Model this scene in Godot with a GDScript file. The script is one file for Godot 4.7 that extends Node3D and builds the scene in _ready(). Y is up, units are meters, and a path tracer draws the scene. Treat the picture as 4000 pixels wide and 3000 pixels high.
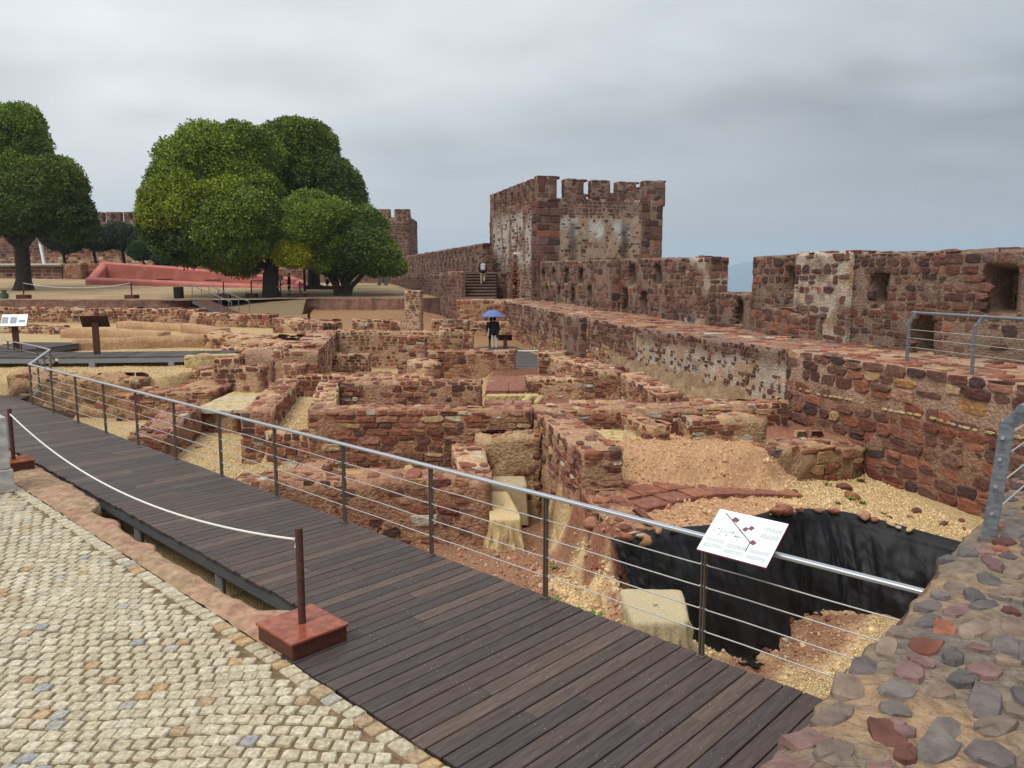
extends Node3D
# A castle courtyard: excavated ruins seen from a wall walk. Metres, y up; plan points are (x, f) with f = -z; y = 0 is the boardwalk.

const EYE := 3.1
var rng := RandomNumberGenerator.new()
var noise := FastNoiseLite.new()
var fine := FastNoiseLite.new()
var taken := {}
var M := {}
var stone_pool: Array[ArrayMesh] = []
var block_pool: Array[ArrayMesh] = []
var slab_pool: Array[ArrayMesh] = []
var cobble_pool: Array[ArrayMesh] = []
var tint_mats := {}
var stone_mm: StandardMaterial3D

# ---------------------------------------------------------------- naming and tagging
func numbered(called: String) -> String:
	if not taken.has(called):
		taken[called] = 0
		return called
	taken[called] += 1
	return "%s_%03d" % [called, taken[called]]

func tag(o: Node, label := "", category := "", group := "", kind := "") -> void:
	if label: o.set_meta("label", label)
	if category: o.set_meta("category", category)
	if group: o.set_meta("group", group)
	if kind: o.set_meta("kind", kind)

func thing(called: String, label: String, category: String, at := Vector3.ZERO, group := "") -> Node3D:
	var o := Node3D.new()
	o.name = numbered(called)
	add_child(o)
	o.position = at
	tag(o, label, category, group)
	return o

func setting(called: String, at := Vector3.ZERO) -> Node3D:
	var o := Node3D.new()
	o.name = numbered(called)
	add_child(o)
	o.position = at
	tag(o, "", "", "", "structure")
	return o

# where the node's own frame lies in the world
func origin_of(n: Node3D) -> Vector3:
	var p := Vector3.ZERO
	var q: Node = n
	while q is Node3D and q != self:
		p += (q as Node3D).position
		q = q.get_parent()
	return p

# one mesh whose vertices are world points, as a part of `parent` (or top-level)
func part(called: String, mesh: Mesh, mat: Material, parent: Node3D = null) -> MeshInstance3D:
	var o := MeshInstance3D.new()
	o.mesh = mesh
	if mat: o.material_override = mat
	if parent == null:
		o.name = numbered(called)
		add_child(o)
	else:
		o.name = called
		o.position = -origin_of(parent)
		parent.add_child(o, true)
	return o

func piece(called: String, mesh: Mesh, mat: Material, parent: Node3D, x: Transform3D) -> MeshInstance3D:
	var o := MeshInstance3D.new()
	o.mesh = mesh
	o.material_override = mat
	o.name = called
	x.origin -= origin_of(parent)
	o.transform = x
	parent.add_child(o, true)
	return o

func copies(called: String, mesh: Mesh, mat: Material, parent: Node3D, xs: Array, cols: Array) -> MultiMeshInstance3D:
	var mm := MultiMesh.new()
	mm.transform_format = MultiMesh.TRANSFORM_3D
	mm.use_colors = not cols.is_empty()
	mm.mesh = mesh
	mm.instance_count = xs.size()
	var at := origin_of(parent) if parent else Vector3.ZERO
	for i in xs.size():
		var x: Transform3D = xs[i]
		x.origin -= at
		mm.set_instance_transform(i, x)
		if mm.use_colors: mm.set_instance_color(i, cols[i])
	var o := MultiMeshInstance3D.new()
	o.multimesh = mm
	o.material_override = mat
	if parent:
		o.name = called
		parent.add_child(o, true)
	else:
		o.name = numbered(called)
		add_child(o)
	tag(o, "", "", "", "stuff")
	return o

func v(x: float, f: float, y := 0.0) -> Vector3:
	return Vector3(x, y, -f)

func rf(a: float, b: float) -> float:
	return rng.randf_range(a, b)

# ---------------------------------------------------------------- mesh tools
func begin() -> SurfaceTool:
	var st := SurfaceTool.new()
	st.begin(Mesh.PRIMITIVE_TRIANGLES)
	return st

func quad(st: SurfaceTool, a: Vector3, b: Vector3, c: Vector3, d: Vector3, uv := [Vector2(0, 0), Vector2(1, 0), Vector2(1, 1), Vector2(0, 1)]) -> void:
	var p := [a, b, c, d]
	for i in [0, 1, 2, 0, 2, 3]:
		st.set_uv(uv[i])
		st.add_vertex(p[i])

# a grid of points (rows x columns) as one smooth sheet
func grid_mesh(rows: Array, colors: Array = [], uvs: Array = [], flip := false, keep = null) -> ArrayMesh:
	var w: int = rows[0].size()
	var h := rows.size()
	var vs := PackedVector3Array()
	var cs := PackedColorArray()
	var us := PackedVector2Array()
	var ns := PackedVector3Array()
	var ix := PackedInt32Array()
	for i in h:
		for j in w:
			vs.append(rows[i][j])
			if not colors.is_empty(): cs.append(colors[i][j])
			if not uvs.is_empty(): us.append(uvs[i][j])
			var dx: Vector3 = rows[i][mini(j + 1, w - 1)] - rows[i][maxi(j - 1, 0)]
			var dy: Vector3 = rows[mini(i + 1, h - 1)][j] - rows[maxi(i - 1, 0)][j]
			ns.append((dy.cross(dx) if flip else dx.cross(dy)).normalized())
	for i in h - 1:
		for j in w - 1:
			if keep != null and not keep.call(i, j): continue
			var a := i * w + j
			ix.append_array([a, a + 1, a + w + 1, a, a + w + 1, a + w] if flip else [a, a + w + 1, a + 1, a, a + w, a + w + 1])
	var arr := []
	arr.resize(Mesh.ARRAY_MAX)
	arr[Mesh.ARRAY_VERTEX] = vs
	arr[Mesh.ARRAY_NORMAL] = ns
	arr[Mesh.ARRAY_INDEX] = ix
	if not colors.is_empty(): arr[Mesh.ARRAY_COLOR] = cs
	if not uvs.is_empty(): arr[Mesh.ARRAY_TEX_UV] = us
	var m := ArrayMesh.new()
	m.add_surface_from_arrays(Mesh.PRIMITIVE_TRIANGLES, arr)
	return m

# a box with chamfered edges, oriented by basis columns; uv in metres along its own axes
func bevel_box(st: SurfaceTool, x: Transform3D, size: Vector3, bev := 0.006, uv0 := Vector2.ZERO) -> void:
	var h := size * 0.5
	var b := minf(bev, minf(h.x, minf(h.y, h.z)) * 0.9)
	var pt := func(sx: int, sy: int, sz: int, ax: int) -> Vector3:
		var q := Vector3(sx * (h.x - b), sy * (h.y - b), sz * (h.z - b))
		q[ax] = [sx, sy, sz][ax] * h[ax]
		return q
	var tri := func(a: Vector3, b2: Vector3, c: Vector3) -> void:
		var n := (c - a).cross(b2 - a)
		if n.dot(a + b2 + c) < 0.0:
			var t := b2
			b2 = c
			c = t
			n = -n
		n = n.normalized()
		for q in [a, b2, c]:
			var uv := Vector2(q.x, q.z)
			if absf(n.y) < 0.5: uv = Vector2(q.x, q.y + q.z) if absf(n.z) > absf(n.x) else Vector2(q.y, q.z)
			st.set_uv(uv + uv0)
			st.set_normal((x.basis * n).normalized())
			st.add_vertex(x * q)
	for ax in 3:
		var u := (ax + 1) % 3
		var w := (ax + 2) % 3
		for s in [-1, 1]:
			var c := []
			for k in [[-1, -1], [1, -1], [1, 1], [-1, 1]]:
				var sg := [0, 0, 0]
				sg[ax] = s; sg[u] = k[0]; sg[w] = k[1]
				c.append(pt.call(sg[0], sg[1], sg[2], ax))
			tri.call(c[0], c[1], c[2]); tri.call(c[0], c[2], c[3])
	for ax in 3:
		var u := (ax + 1) % 3
		var w := (ax + 2) % 3
		for su in [-1, 1]:
			for sw in [-1, 1]:
				var e := []
				for sa in [-1, 1]:
					var sg := [0, 0, 0]
					sg[ax] = sa; sg[u] = su; sg[w] = sw
					e.append(pt.call(sg[0], sg[1], sg[2], u))
					e.append(pt.call(sg[0], sg[1], sg[2], w))
				tri.call(e[0], e[1], e[3]); tri.call(e[0], e[3], e[2])
	for sx in [-1, 1]:
		for sy in [-1, 1]:
			for sz in [-1, 1]:
				tri.call(pt.call(sx, sy, sz, 0), pt.call(sx, sy, sz, 1), pt.call(sx, sy, sz, 2))

func box_mesh(x: Transform3D, size: Vector3, bev := 0.006, uv0 := Vector2.ZERO) -> ArrayMesh:
	var st := begin()
	bevel_box(st, x, size, bev, uv0)
	return st.commit()

func up_x(at: Vector3, dir: Vector3) -> Transform3D:          # x axis along dir (horizontal), y up
	var d := Vector3(dir.x, 0, dir.z).normalized()
	return Transform3D(Basis(d, Vector3.UP, d.cross(Vector3.UP)), at)

func along(at: Vector3, dir: Vector3) -> Transform3D:          # x axis along dir, any slope
	var d := dir.normalized()
	var s := d.cross(Vector3.UP)
	s = Vector3.RIGHT if s.length() < 0.01 else s.normalized()
	return Transform3D(Basis(d, s.cross(d), s), at)

func bar(st: SurfaceTool, a: Vector3, b: Vector3, wide: float, thick: float, bev := 0.003) -> void:
	bevel_box(st, along((a + b) * 0.5, b - a), Vector3(a.distance_to(b), thick, wide), bev)

func tube(st: SurfaceTool, pts: Array, radii: Array, sides := 8, caps := true, mark := -1) -> void:
	var rings := []
	var side := Vector3.ZERO
	for i in pts.size():
		var d: Vector3 = (pts[mini(i + 1, pts.size() - 1)] - pts[maxi(i - 1, 0)]).normalized()
		if side == Vector3.ZERO:
			side = d.cross(Vector3.UP)
			side = Vector3.RIGHT if side.length() < 0.05 else side
		side = (side - d * side.dot(d)).normalized()
		var o := d.cross(side)
		var ring := []
		for k in sides + 1:
			var a := TAU * k / sides
			ring.append([pts[i] + (side * cos(a) + o * sin(a)) * radii[i], side * cos(a) + o * sin(a)])
		rings.append(ring)
	for i in pts.size() - 1:
		for k in sides:
			for q in [[i, k], [i + 1, k + 1], [i, k + 1], [i, k], [i + 1, k], [i + 1, k + 1]]:
				st.set_uv(Vector2(float(q[1]) / sides, q[0]))
				st.set_normal(rings[q[0]][q[1]][1])
				st.add_vertex(rings[q[0]][q[1]][0])
	if caps:
		for e in [0, pts.size() - 1]:
			var n: Vector3 = (pts[0] - pts[1]).normalized() if e == 0 else (pts[e] - pts[e - 1]).normalized()
			for k in sides:
				for q in [pts[e], rings[e][k][0] if e == 0 else rings[e][k + 1][0], rings[e][k + 1][0] if e == 0 else rings[e][k][0]]:
					st.set_normal(n)
					st.set_uv(Vector2.ZERO)
					st.add_vertex(q)

func tube_mesh(pts: Array, r: float, sides := 8) -> ArrayMesh:
	var st := begin()
	var rr := []
	for p in pts: rr.append(r)
	tube(st, pts, rr, sides)
	return st.commit()

# ---------------------------------------------------------------- materials
func noise_tex(freq: float, lo: Color, hi: Color, size := 512, kind := FastNoiseLite.TYPE_SIMPLEX_SMOOTH, octaves := 5, seed_ := 1, mid := 0.5) -> NoiseTexture2D:
	var n := FastNoiseLite.new()
	n.noise_type = kind
	n.frequency = freq
	n.fractal_octaves = octaves
	n.fractal_type = FastNoiseLite.FRACTAL_FBM if octaves > 1 else FastNoiseLite.FRACTAL_NONE
	n.seed = seed_
	n.cellular_return_type = FastNoiseLite.RETURN_DISTANCE2_SUB
	var t := NoiseTexture2D.new()
	t.width = size; t.height = size
	t.seamless = true
	t.noise = n
	var g := Gradient.new()
	g.offsets = PackedFloat32Array([0.0, mid, 1.0])
	g.colors = PackedColorArray([lo, lo.lerp(hi, 0.5), hi])
	t.color_ramp = g
	return t

func surf(color_linear: Color, rough := 0.9, tex: Texture2D = null, scale := 1.0, bump: Texture2D = null, relief := 1.0, vertex := false) -> StandardMaterial3D:
	var m := StandardMaterial3D.new()
	m.albedo_color = color_linear.linear_to_srgb()
	m.roughness = rough
	m.metallic_specular = 0.35
	if tex or bump:
		m.uv1_triplanar = true
		m.uv1_world_triplanar = true
		m.uv1_scale = Vector3.ONE * scale
	if tex: m.albedo_texture = tex
	if bump:
		m.heightmap_enabled = true
		m.heightmap_texture = bump
		m.heightmap_scale = relief
	m.vertex_color_use_as_albedo = vertex
	return m

# linear base colours of the local sandstone and its mortars
const TINTS := {
	"red": [Color(0.34, 0.128, 0.075), Color(0.27, 0.097, 0.058), Color(0.39, 0.16, 0.095), Color(0.20, 0.072, 0.048), Color(0.31, 0.125, 0.088)],
	"dark": [Color(0.125, 0.055, 0.045), Color(0.165, 0.068, 0.052), Color(0.095, 0.055, 0.05)],
	"brown": [Color(0.20, 0.098, 0.068), Color(0.235, 0.118, 0.082), Color(0.165, 0.085, 0.063)],
	"pink": [Color(0.43, 0.215, 0.137), Color(0.47, 0.26, 0.165), Color(0.39, 0.19, 0.135)],
	"tan": [Color(0.50, 0.31, 0.165), Color(0.55, 0.38, 0.21), Color(0.47, 0.25, 0.11)],
	"pale": [Color(0.60, 0.50, 0.36), Color(0.62, 0.54, 0.44)],
	"grey": [Color(0.19, 0.16, 0.145), Color(0.13, 0.115, 0.11), Color(0.165, 0.135, 0.13)],
	"dust": [Color(0.235, 0.165, 0.125), Color(0.28, 0.20, 0.15), Color(0.20, 0.15, 0.12)],
	"mauve": [Color(0.25, 0.15, 0.13), Color(0.21, 0.125, 0.115)],
	"yellow": [Color(0.62, 0.47, 0.22), Color(0.58, 0.42, 0.19)],
}
# shares of each tint in a wall
const PAL := {
	"ruin": {"red": 0.52, "pink": 0.17, "brown": 0.12, "tan": 0.09, "dark": 0.05, "pale": 0.04, "grey": 0.01},
	"ruin_dark": {"red": 0.46, "dark": 0.16, "brown": 0.22, "pink": 0.08, "tan": 0.05, "pale": 0.03},
	"ruin_pale": {"red": 0.36, "pink": 0.26, "tan": 0.22, "brown": 0.08, "pale": 0.08},
	"castle": {"brown": 0.52, "dark": 0.38, "red": 0.07, "mauve": 0.03},
	"castle_red": {"red": 0.44, "brown": 0.38, "dark": 0.13, "pink": 0.04, "tan": 0.01},
	"top": {"red": 0.50, "pink": 0.30, "tan": 0.10, "brown": 0.08, "pale": 0.02},
	"walk": {"dust": 0.34, "grey": 0.42, "mauve": 0.20, "dark": 0.04},
	"adobe": {"tan": 0.6, "pink": 0.3, "pale": 0.1},
	"yellow": {"yellow": 0.9, "pale": 0.1},
	"brick": {"red": 0.6, "pink": 0.25, "brown": 0.15},
}

func pick(pal: String) -> Array:
	var p: Dictionary = PAL[pal]
	var r := rng.randf()
	for k in p:
		r -= p[k]
		if r <= 0.0: return [k, rng.randi() % TINTS[k].size()]
	return ["red", 0]

func tint_material(t: Array) -> StandardMaterial3D:
	var key := "%s%d" % t
	if not tint_mats.has(key):
		var m: StandardMaterial3D = stone_mm.duplicate()
		m.vertex_color_use_as_albedo = false
		m.albedo_color = TINTS[t[0]][t[1]].linear_to_srgb()
		tint_mats[key] = m
	return tint_mats[key]

func make_materials() -> void:
	noise.noise_type = FastNoiseLite.TYPE_SIMPLEX_SMOOTH
	noise.frequency = 0.35
	noise.fractal_octaves = 3
	fine.noise_type = FastNoiseLite.TYPE_SIMPLEX_SMOOTH
	fine.frequency = 2.2
	fine.fractal_octaves = 3
	fine.seed = 9
	var grain := noise_tex(0.012, Color(0.68, 0.66, 0.65), Color(1, 1, 1), 512, FastNoiseLite.TYPE_SIMPLEX_SMOOTH, 6, 3)
	var rough_h := noise_tex(0.02, Color(0, 0, 0), Color(1, 1, 1), 512, FastNoiseLite.TYPE_SIMPLEX_SMOOTH, 6, 5)
	stone_mm = surf(Color(1, 1, 1), 0.85, grain, 0.9, rough_h, 2.2, true)
	M.mortar = surf(Color(1, 1, 1), 0.95, grain, 1.3, rough_h, 3.0, true)
	M.earth = surf(Color(1, 1, 1), 0.95, grain, 0.8, rough_h, 4.0, true)
	var peb := noise_tex(0.045, Color(0.50, 0.45, 0.38), Color(1, 1, 1), 1024, FastNoiseLite.TYPE_CELLULAR, 1, 11, 0.22)
	M.gravel = surf(Color(1, 1, 1), 0.95, peb, 0.62, peb, 2.5, true)
	M.soil = surf(Color(1, 1, 1), 0.95, noise_tex(0.03, Color(0.62, 0.57, 0.53), Color(1, 1, 1), 512, FastNoiseLite.TYPE_SIMPLEX_SMOOTH, 6, 17, 0.4), 0.9, rough_h, 2.5, true)
	M.pebble = surf(Color(1, 1, 1), 0.95, null, 1.0, null, 1.0, true)
	M.render = surf(Color(1, 1, 1), 0.9, grain, 0.35, rough_h, 1.0, true)
	M.pink = surf(Color(0.50, 0.165, 0.135), 0.85, noise_tex(0.01, Color(0.84, 0.82, 0.82), Color(1, 1, 1), 256, FastNoiseLite.TYPE_SIMPLEX_SMOOTH, 4, 8), 0.25, rough_h, 0.8)
	M.concrete = surf(Color(0.62, 0.62, 0.59), 0.8, grain, 0.7, rough_h, 0.3)
	M.steel = surf(Color(0.50, 0.51, 0.53), 0.38)
	M.steel.metallic = 0.75
	M.post = surf(Color(0.13, 0.105, 0.09), 0.5)
	M.post.metallic = 0.3
	M.cable = surf(Color(0.46, 0.44, 0.41), 0.5)
	M.cable.metallic = 0.4
	M.galv = surf(Color(0.30, 0.32, 0.34), 0.55, noise_tex(0.03, Color(0.62, 0.62, 0.64), Color(1, 1, 1), 256, FastNoiseLite.TYPE_SIMPLEX_SMOOTH, 4, 12), 3.0)
	M.galv.metallic = 0.45
	M.beam = surf(Color(0.09, 0.095, 0.10), 0.6)
	M.zinc = surf(Color(0.20, 0.205, 0.21), 0.6)
	M.corten = surf(Color(0.115, 0.05, 0.035), 0.7, grain, 2.0)
	M.varnish = surf(Color(0.33, 0.095, 0.05), 0.16, noise_tex(0.02, Color(0.7, 0.66, 0.64), Color(1, 1, 1), 256, FastNoiseLite.TYPE_SIMPLEX_SMOOTH, 4, 21), 1.5)
	M.varnish_side = surf(Color(0.13, 0.045, 0.03), 0.5, grain, 3.0)
	M.rope = surf(Color(0.62, 0.60, 0.55), 0.8)
	M.white = surf(Color(0.80, 0.81, 0.81), 0.5)
	M.maroon = surf(Color(0.17, 0.035, 0.055), 0.5)
	M.cloth_black = surf(Color(0.012, 0.012, 0.014), 0.55, grain, 4.0, rough_h, 0.5)
	M.cloth_black.cull_mode = BaseMaterial3D.CULL_DISABLED
	M.canvas = surf(Color(0.62, 0.47, 0.25), 0.9, noise_tex(0.08, Color(0.8, 0.78, 0.75), Color(1, 1, 1), 256, FastNoiseLite.TYPE_SIMPLEX_SMOOTH, 4, 31), 1.5, rough_h, 0.5)
	M.canvas_grey = surf(Color(0.50, 0.41, 0.26), 0.9, noise_tex(0.08, Color(0.8, 0.78, 0.75), Color(1, 1, 1), 256, FastNoiseLite.TYPE_SIMPLEX_SMOOTH, 4, 32), 1.5, rough_h, 0.5)
	M.dark = surf(Color(0.02, 0.018, 0.017), 0.9)
	M.bark = surf(Color(0.10, 0.085, 0.07), 0.95, noise_tex(0.03, Color(0.45, 0.43, 0.4), Color(1, 1, 1), 256, FastNoiseLite.TYPE_SIMPLEX_SMOOTH, 5, 41), 0.8, rough_h, 4.0)
	M.leaf = surf(Color(1, 1, 1), 0.6, null, 1.0, null, 1.0, true)
	M.leaf.backlight_enabled = true
	M.leaf.backlight = Color(0.35, 0.35, 0.25)
	M.skin = surf(Color(1, 1, 1), 0.8, null, 1.0, null, 1.0, true)
	M.brolly = surf(Color(0.095, 0.135, 0.32), 0.75)
	M.brolly.cull_mode = BaseMaterial3D.CULL_DISABLED
	M.leaf.cull_mode = BaseMaterial3D.CULL_DISABLED
	M.hill = surf(Color(0.10, 0.12, 0.10), 1.0)
	# wood grain, long along u
	var im := Image.create(256, 256, false, Image.FORMAT_RGB8)
	var n := FastNoiseLite.new()
	n.frequency = 0.02
	n.fractal_octaves = 4
	for y in 256:
		for x in 256:
			var s := 0.5 + 0.5 * n.get_noise_3d(x * 0.6, y * 9.0, 0) * 1.4
			var blotch := 0.5 + 0.5 * n.get_noise_3d(x * 0.9 + 999, y * 1.2, 50)
			var c := clampf(0.55 + 0.35 * s + 0.25 * (blotch - 0.5), 0, 1)
			im.set_pixel(x, y, Color(c, c, c))
	M.grain = ImageTexture.create_from_image(im)

func plank_mat(c: Color, rough := 0.42) -> StandardMaterial3D:
	var m := surf(c, rough)
	m.albedo_texture = M.grain
	m.uv1_scale = Vector3(0.7, 4.0, 1)
	m.heightmap_enabled = true
	m.heightmap_texture = M.grain
	m.heightmap_scale = 0.35
	return m

# ---------------------------------------------------------------- stones
# one rough stone in a unit cube, its face towards +z
func stone_shape(jag: float, nip: float, lumpy := 1.0) -> ArrayMesh:
	var ring: Array[Vector2] = []
	var corners := [Vector2(-0.5, -0.5), Vector2(0.5, -0.5), Vector2(0.5, 0.5), Vector2(-0.5, 0.5)]
	for k in 4:
		var c: Vector2 = corners[k]
		var before: Vector2 = corners[(k + 3) % 4]
		var after: Vector2 = corners[(k + 1) % 4]
		c -= c * Vector2(rf(0, jag), rf(0, jag)) * 2.0
		if rng.randf() < nip:
			ring.append(c.lerp(before, rf(0.12, 0.3)))
			ring.append(c.lerp(after, rf(0.12, 0.3)))
		else: ring.append(c)
		ring.append(corners[k].lerp(after, rf(0.35, 0.65)) * rf(1.0 - jag * 0.9, 1.0 + jag * 0.2))
	var n := ring.size()
	var mid := Vector2(rf(-0.15, 0.15), rf(-0.15, 0.15))
	var pts := []
	for l in [[-0.5, 0.98, 0.0], [0.27, 1.0, 0.05], [0.44, 0.88, 0.07]]:
		var row := []
		for q in ring:
			var p: Vector2 = mid * (1 - l[1]) + q * l[1]
			row.append(Vector3(p.x, p.y, l[0] + rf(-l[2], l[2]) * lumpy))
		pts.append(row)
	var st := begin()
	st.set_smooth_group(-1)
	for i in 2:
		for k in n:
			var k2 := (k + 1) % n
			for q in [pts[i][k], pts[i + 1][k], pts[i + 1][k2], pts[i][k], pts[i + 1][k2], pts[i][k2]]: st.add_vertex(q)
	var top := Vector3(mid.x, mid.y, 0.47)
	for k in n:
		for q in [pts[2][k], top, pts[2][(k + 1) % n]]: st.add_vertex(q)
	st.generate_normals()
	return st.commit()

# a lump of rock broken along a few flat planes, in a unit cube
func boulder_shape() -> ArrayMesh:
	var cuts := []
	for i in 11:
		var d := Vector3(rf(-1, 1), rf(-1, 1), rf(-1, 1)).normalized()
		cuts.append([d, rf(0.33, 0.46)])
	var rows := []
	for i in 9:
		var row := []
		for j in 13:
			var th := PI * i / 8.0
			var ph := TAU * (j % 12) / 12.0
			var d := Vector3(sin(th) * cos(ph), cos(th), sin(th) * sin(ph))
			var r := 0.55
			for c in cuts:
				var k: float = d.dot(c[0])
				if k > 0.05: r = minf(r, c[1] / k)
			row.append(d * r * (1.0 + 0.05 * sin(j * 5.0 + i * 3.0)))
		rows.append(row)
	return grid_mesh(rows)

var boulder_pool: Array[ArrayMesh] = []

func make_stones() -> void:
	for i in 14: stone_pool.append(stone_shape(0.10, 0.5))
	for i in 6: block_pool.append(stone_shape(0.03, 0.12))
	for i in 10: slab_pool.append(stone_shape(0.14, 0.6))
	for i in 8: cobble_pool.append(stone_shape(0.055, 0.3, 0.25))
	for i in 5: boulder_pool.append(boulder_shape())

# stones of one thing, later written as single parts (those that show large) and one mass for the rest
class Bag:
	var xs: Array[Transform3D] = []
	var size: Array[float] = []
	var tint: Array = []
	var mesh: Array = []

var cam_at := Vector3(0, EYE, 0)

func drop(bag: Bag, x: Transform3D, big: float, tint: Array, mesh: ArrayMesh, seen := true) -> void:
	bag.xs.append(x)
	bag.tint.append(tint)
	bag.mesh.append(mesh)
	bag.size.append(big * 768.0 / maxf(0.5, x.origin.distance_to(cam_at)) if seen else 0.0)

func flush(bag: Bag, parent: Node3D, called := "stone", mass := "small_stones", least := 9.0, most := 290) -> void:
	var order := range(bag.xs.size())
	order.sort_custom(func(a, b): return bag.size[a] > bag.size[b] if bag.size[a] != bag.size[b] else a < b)
	var xs := []
	var cs := []
	var rest: ArrayMesh = null
	for i in order.size():
		var k: int = order[i]
		if i < most and bag.size[k] >= least:
			piece(called, bag.mesh[k], tint_material(bag.tint[k]), parent, bag.xs[k])
		else:
			if rest == null: rest = bag.mesh[k]
			var x: Transform3D = bag.xs[k]
			x.basis = x.basis * Basis.from_scale(Vector3(1 if rng.randf() < 0.5 else -1, 1, 1)) if rng.randf() < 0.0 else x.basis.rotated(x.basis.z.normalized(), PI if rng.randf() < 0.5 else 0.0)
			var c: Color = TINTS[bag.tint[k][0]][bag.tint[k][1]]
			var g := rf(0.85, 1.15)
			xs.append(x)
			cs.append(Color(c.r * g, c.g * g, c.b * g))
	if not xs.is_empty(): copies(mass, rest, stone_mm, parent, xs, cs)

# holes: [u0, u1, y0, y1, arched]
func in_hole(holes: Array, u: float, y: float, pad := 0.0) -> bool:
	for h in holes:
		if u > h[0] - pad and u < h[1] + pad and y > h[2] - pad and y < h[3] + pad:
			if h[4] > 0.0:
				var mid: float = (h[0] + h[1]) * 0.5
				var r: float = (h[1] - h[0]) * 0.5 + pad
				var spring: float = h[3] - (h[1] - h[0]) * 0.5 * h[4]
				if y > spring:
					var e := pow((u - mid) / r, 2.0) + pow((y - spring) / (h[3] - spring + pad), 2.0)
					if h[4] > 1.2: e = absf(u - mid) / r + (y - spring) / (h[3] - spring + pad)
					if e > 1.0: continue
			return true
	return false

# courses of stones on the upright face from a to b (world points, y ignored), outside normal n
func lay(bag: Bag, a: Vector3, b: Vector3, n: Vector3, y0: float, top: Callable, o: Dictionary) -> void:
	var u := Vector3(b.x - a.x, 0, b.z - a.z)
	var len := u.length()
	u = u / len
	var seen := n.dot(cam_at - (a + b) * 0.5) > 0.0
	var k: float = 1.0 if seen else 1.5
	var hmin: float = o.get("hmin", 0.10) * k
	var hmax: float = o.get("hmax", 0.20) * k
	var wmin: float = o.get("wmin", 0.16) * k
	var wmax: float = o.get("wmax", 0.46) * k
	var gap: float = o.get("gap", 0.018)
	var proud: float = o.get("proud", 0.028)
	var pal: String = o.get("pal", "ruin")
	var pool: Array = block_pool if o.get("blocks", false) else stone_pool
	var holes: Array = o.get("holes", [])
	var skip = o.get("skip")
	var tilt: float = 0.015 if o.get("blocks", false) else 0.07
	var ymax := y0
	for i in 9: ymax = maxf(ymax, top.call(i / 8.0))
	var y := y0 + rf(-0.05, 0.0)
	while y < ymax:
		var h := rf(hmin, hmax)
		var x := -rf(0.0, wmin)
		while x < len:
			var w := rf(wmin, wmax)
			var x0 := maxf(x, 0.0)
			var x1 := minf(x + w, len)
			if x1 - x0 > wmin * 0.45:
				var cx := (x0 + x1) * 0.5
				var split: bool = rng.randf() < o.get("split", 0.22) and h > hmin * 1.25
				for part_ in (2 if split else 1):
					var hh := h * (rf(0.42, 0.52) if split else rf(0.86, 1.08))
					var cy := y + h * (0.5 if not split else 0.25 + 0.5 * part_)
					if tilt > 0.02: cy += 0.035 * noise.get_noise_2d((a.x + a.z + cx) * 2.2, y * 0.6)
					var t: float = top.call(cx / len)
					if cy + hh * 0.5 > t:
						var low := cy - hh * 0.5
						hh = t - low
						cy = (t + low) * 0.5
					if hh < 0.045 or in_hole(holes, cx, cy, minf(x1 - x0, hh) * 0.3): continue
					if skip != null and rng.randf() < skip.call(cx, cy): continue
					var d := rf(0.10, 0.16)
					var at := a + u * cx
					at.y = cy
					var out := proud * rf(0.2, 1.3)
					var basis := Basis(u, Vector3.UP, n).rotated(n, rf(-tilt, tilt)).rotated(Vector3.UP, rf(-tilt, tilt) * 0.8).rotated(u, rf(-tilt, tilt) * 0.8)
					basis = basis * Basis.from_scale(Vector3((x1 - x0) - gap * rf(0.4, 1.3), hh - gap * rf(0.4, 1.2), d))
					var p: String = pal
					if o.has("pal_at"): p = o.pal_at.call(cx, cy)
					drop(bag, Transform3D(basis, at + n * (out - d * 0.5)), maxf(x1 - x0, hh), pick(p), pool[rng.randi() % pool.size()], seen)
			x += w
		y += h

# flat stones on the top of a wall between two edges
func cap(bag: Bag, a: Vector3, b: Vector3, n: Vector3, th: float, top: Callable, o: Dictionary) -> void:
	var u := Vector3(b.x - a.x, 0, b.z - a.z)
	var len := u.length()
	u = u / len
	var x := 0.0
	var pal: String = o.get("top_pal", "top")
	var lo: float = o.get("slab", 0.26) * 0.6
	var hi: float = o.get("slab", 0.26) * 1.35
	while x < len:
		var w := rf(lo, hi)
		var z := 0.0
		while z < th - 0.03:
			var d := rf(lo, hi * 1.1)
			if th - z - d < lo * 0.6: d = th - z
			var cx := minf(x + w * 0.5 + rf(-0.04, 0.04), len - 0.06)
			var at := a + u * cx - n * (z + d * 0.5)
			at.y = top.call(cx / len)
			var gx := rf(0.02, 0.05)
			if rng.randf() > o.get("cap_skip", 0.06):
				var bas := Basis(u, -n, u.cross(-n))
				if bas.z.y < 0.0: bas = Basis(-u, -n, (-u).cross(-n))
				bas = bas.rotated(Vector3.UP, rf(-0.2, 0.2)).rotated(u, rf(-0.06, 0.06)).rotated(n, rf(-0.06, 0.06))
				bas = bas * Basis.from_scale(Vector3(w - gx, d - gx, 0.12))
				drop(bag, Transform3D(bas, at + Vector3.UP * (rf(-0.005, 0.035) - 0.05)), maxf(w, d) * 0.9, pick(pal), slab_pool[rng.randi() % slab_pool.size()], true)
			z += d
		x += w

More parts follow.
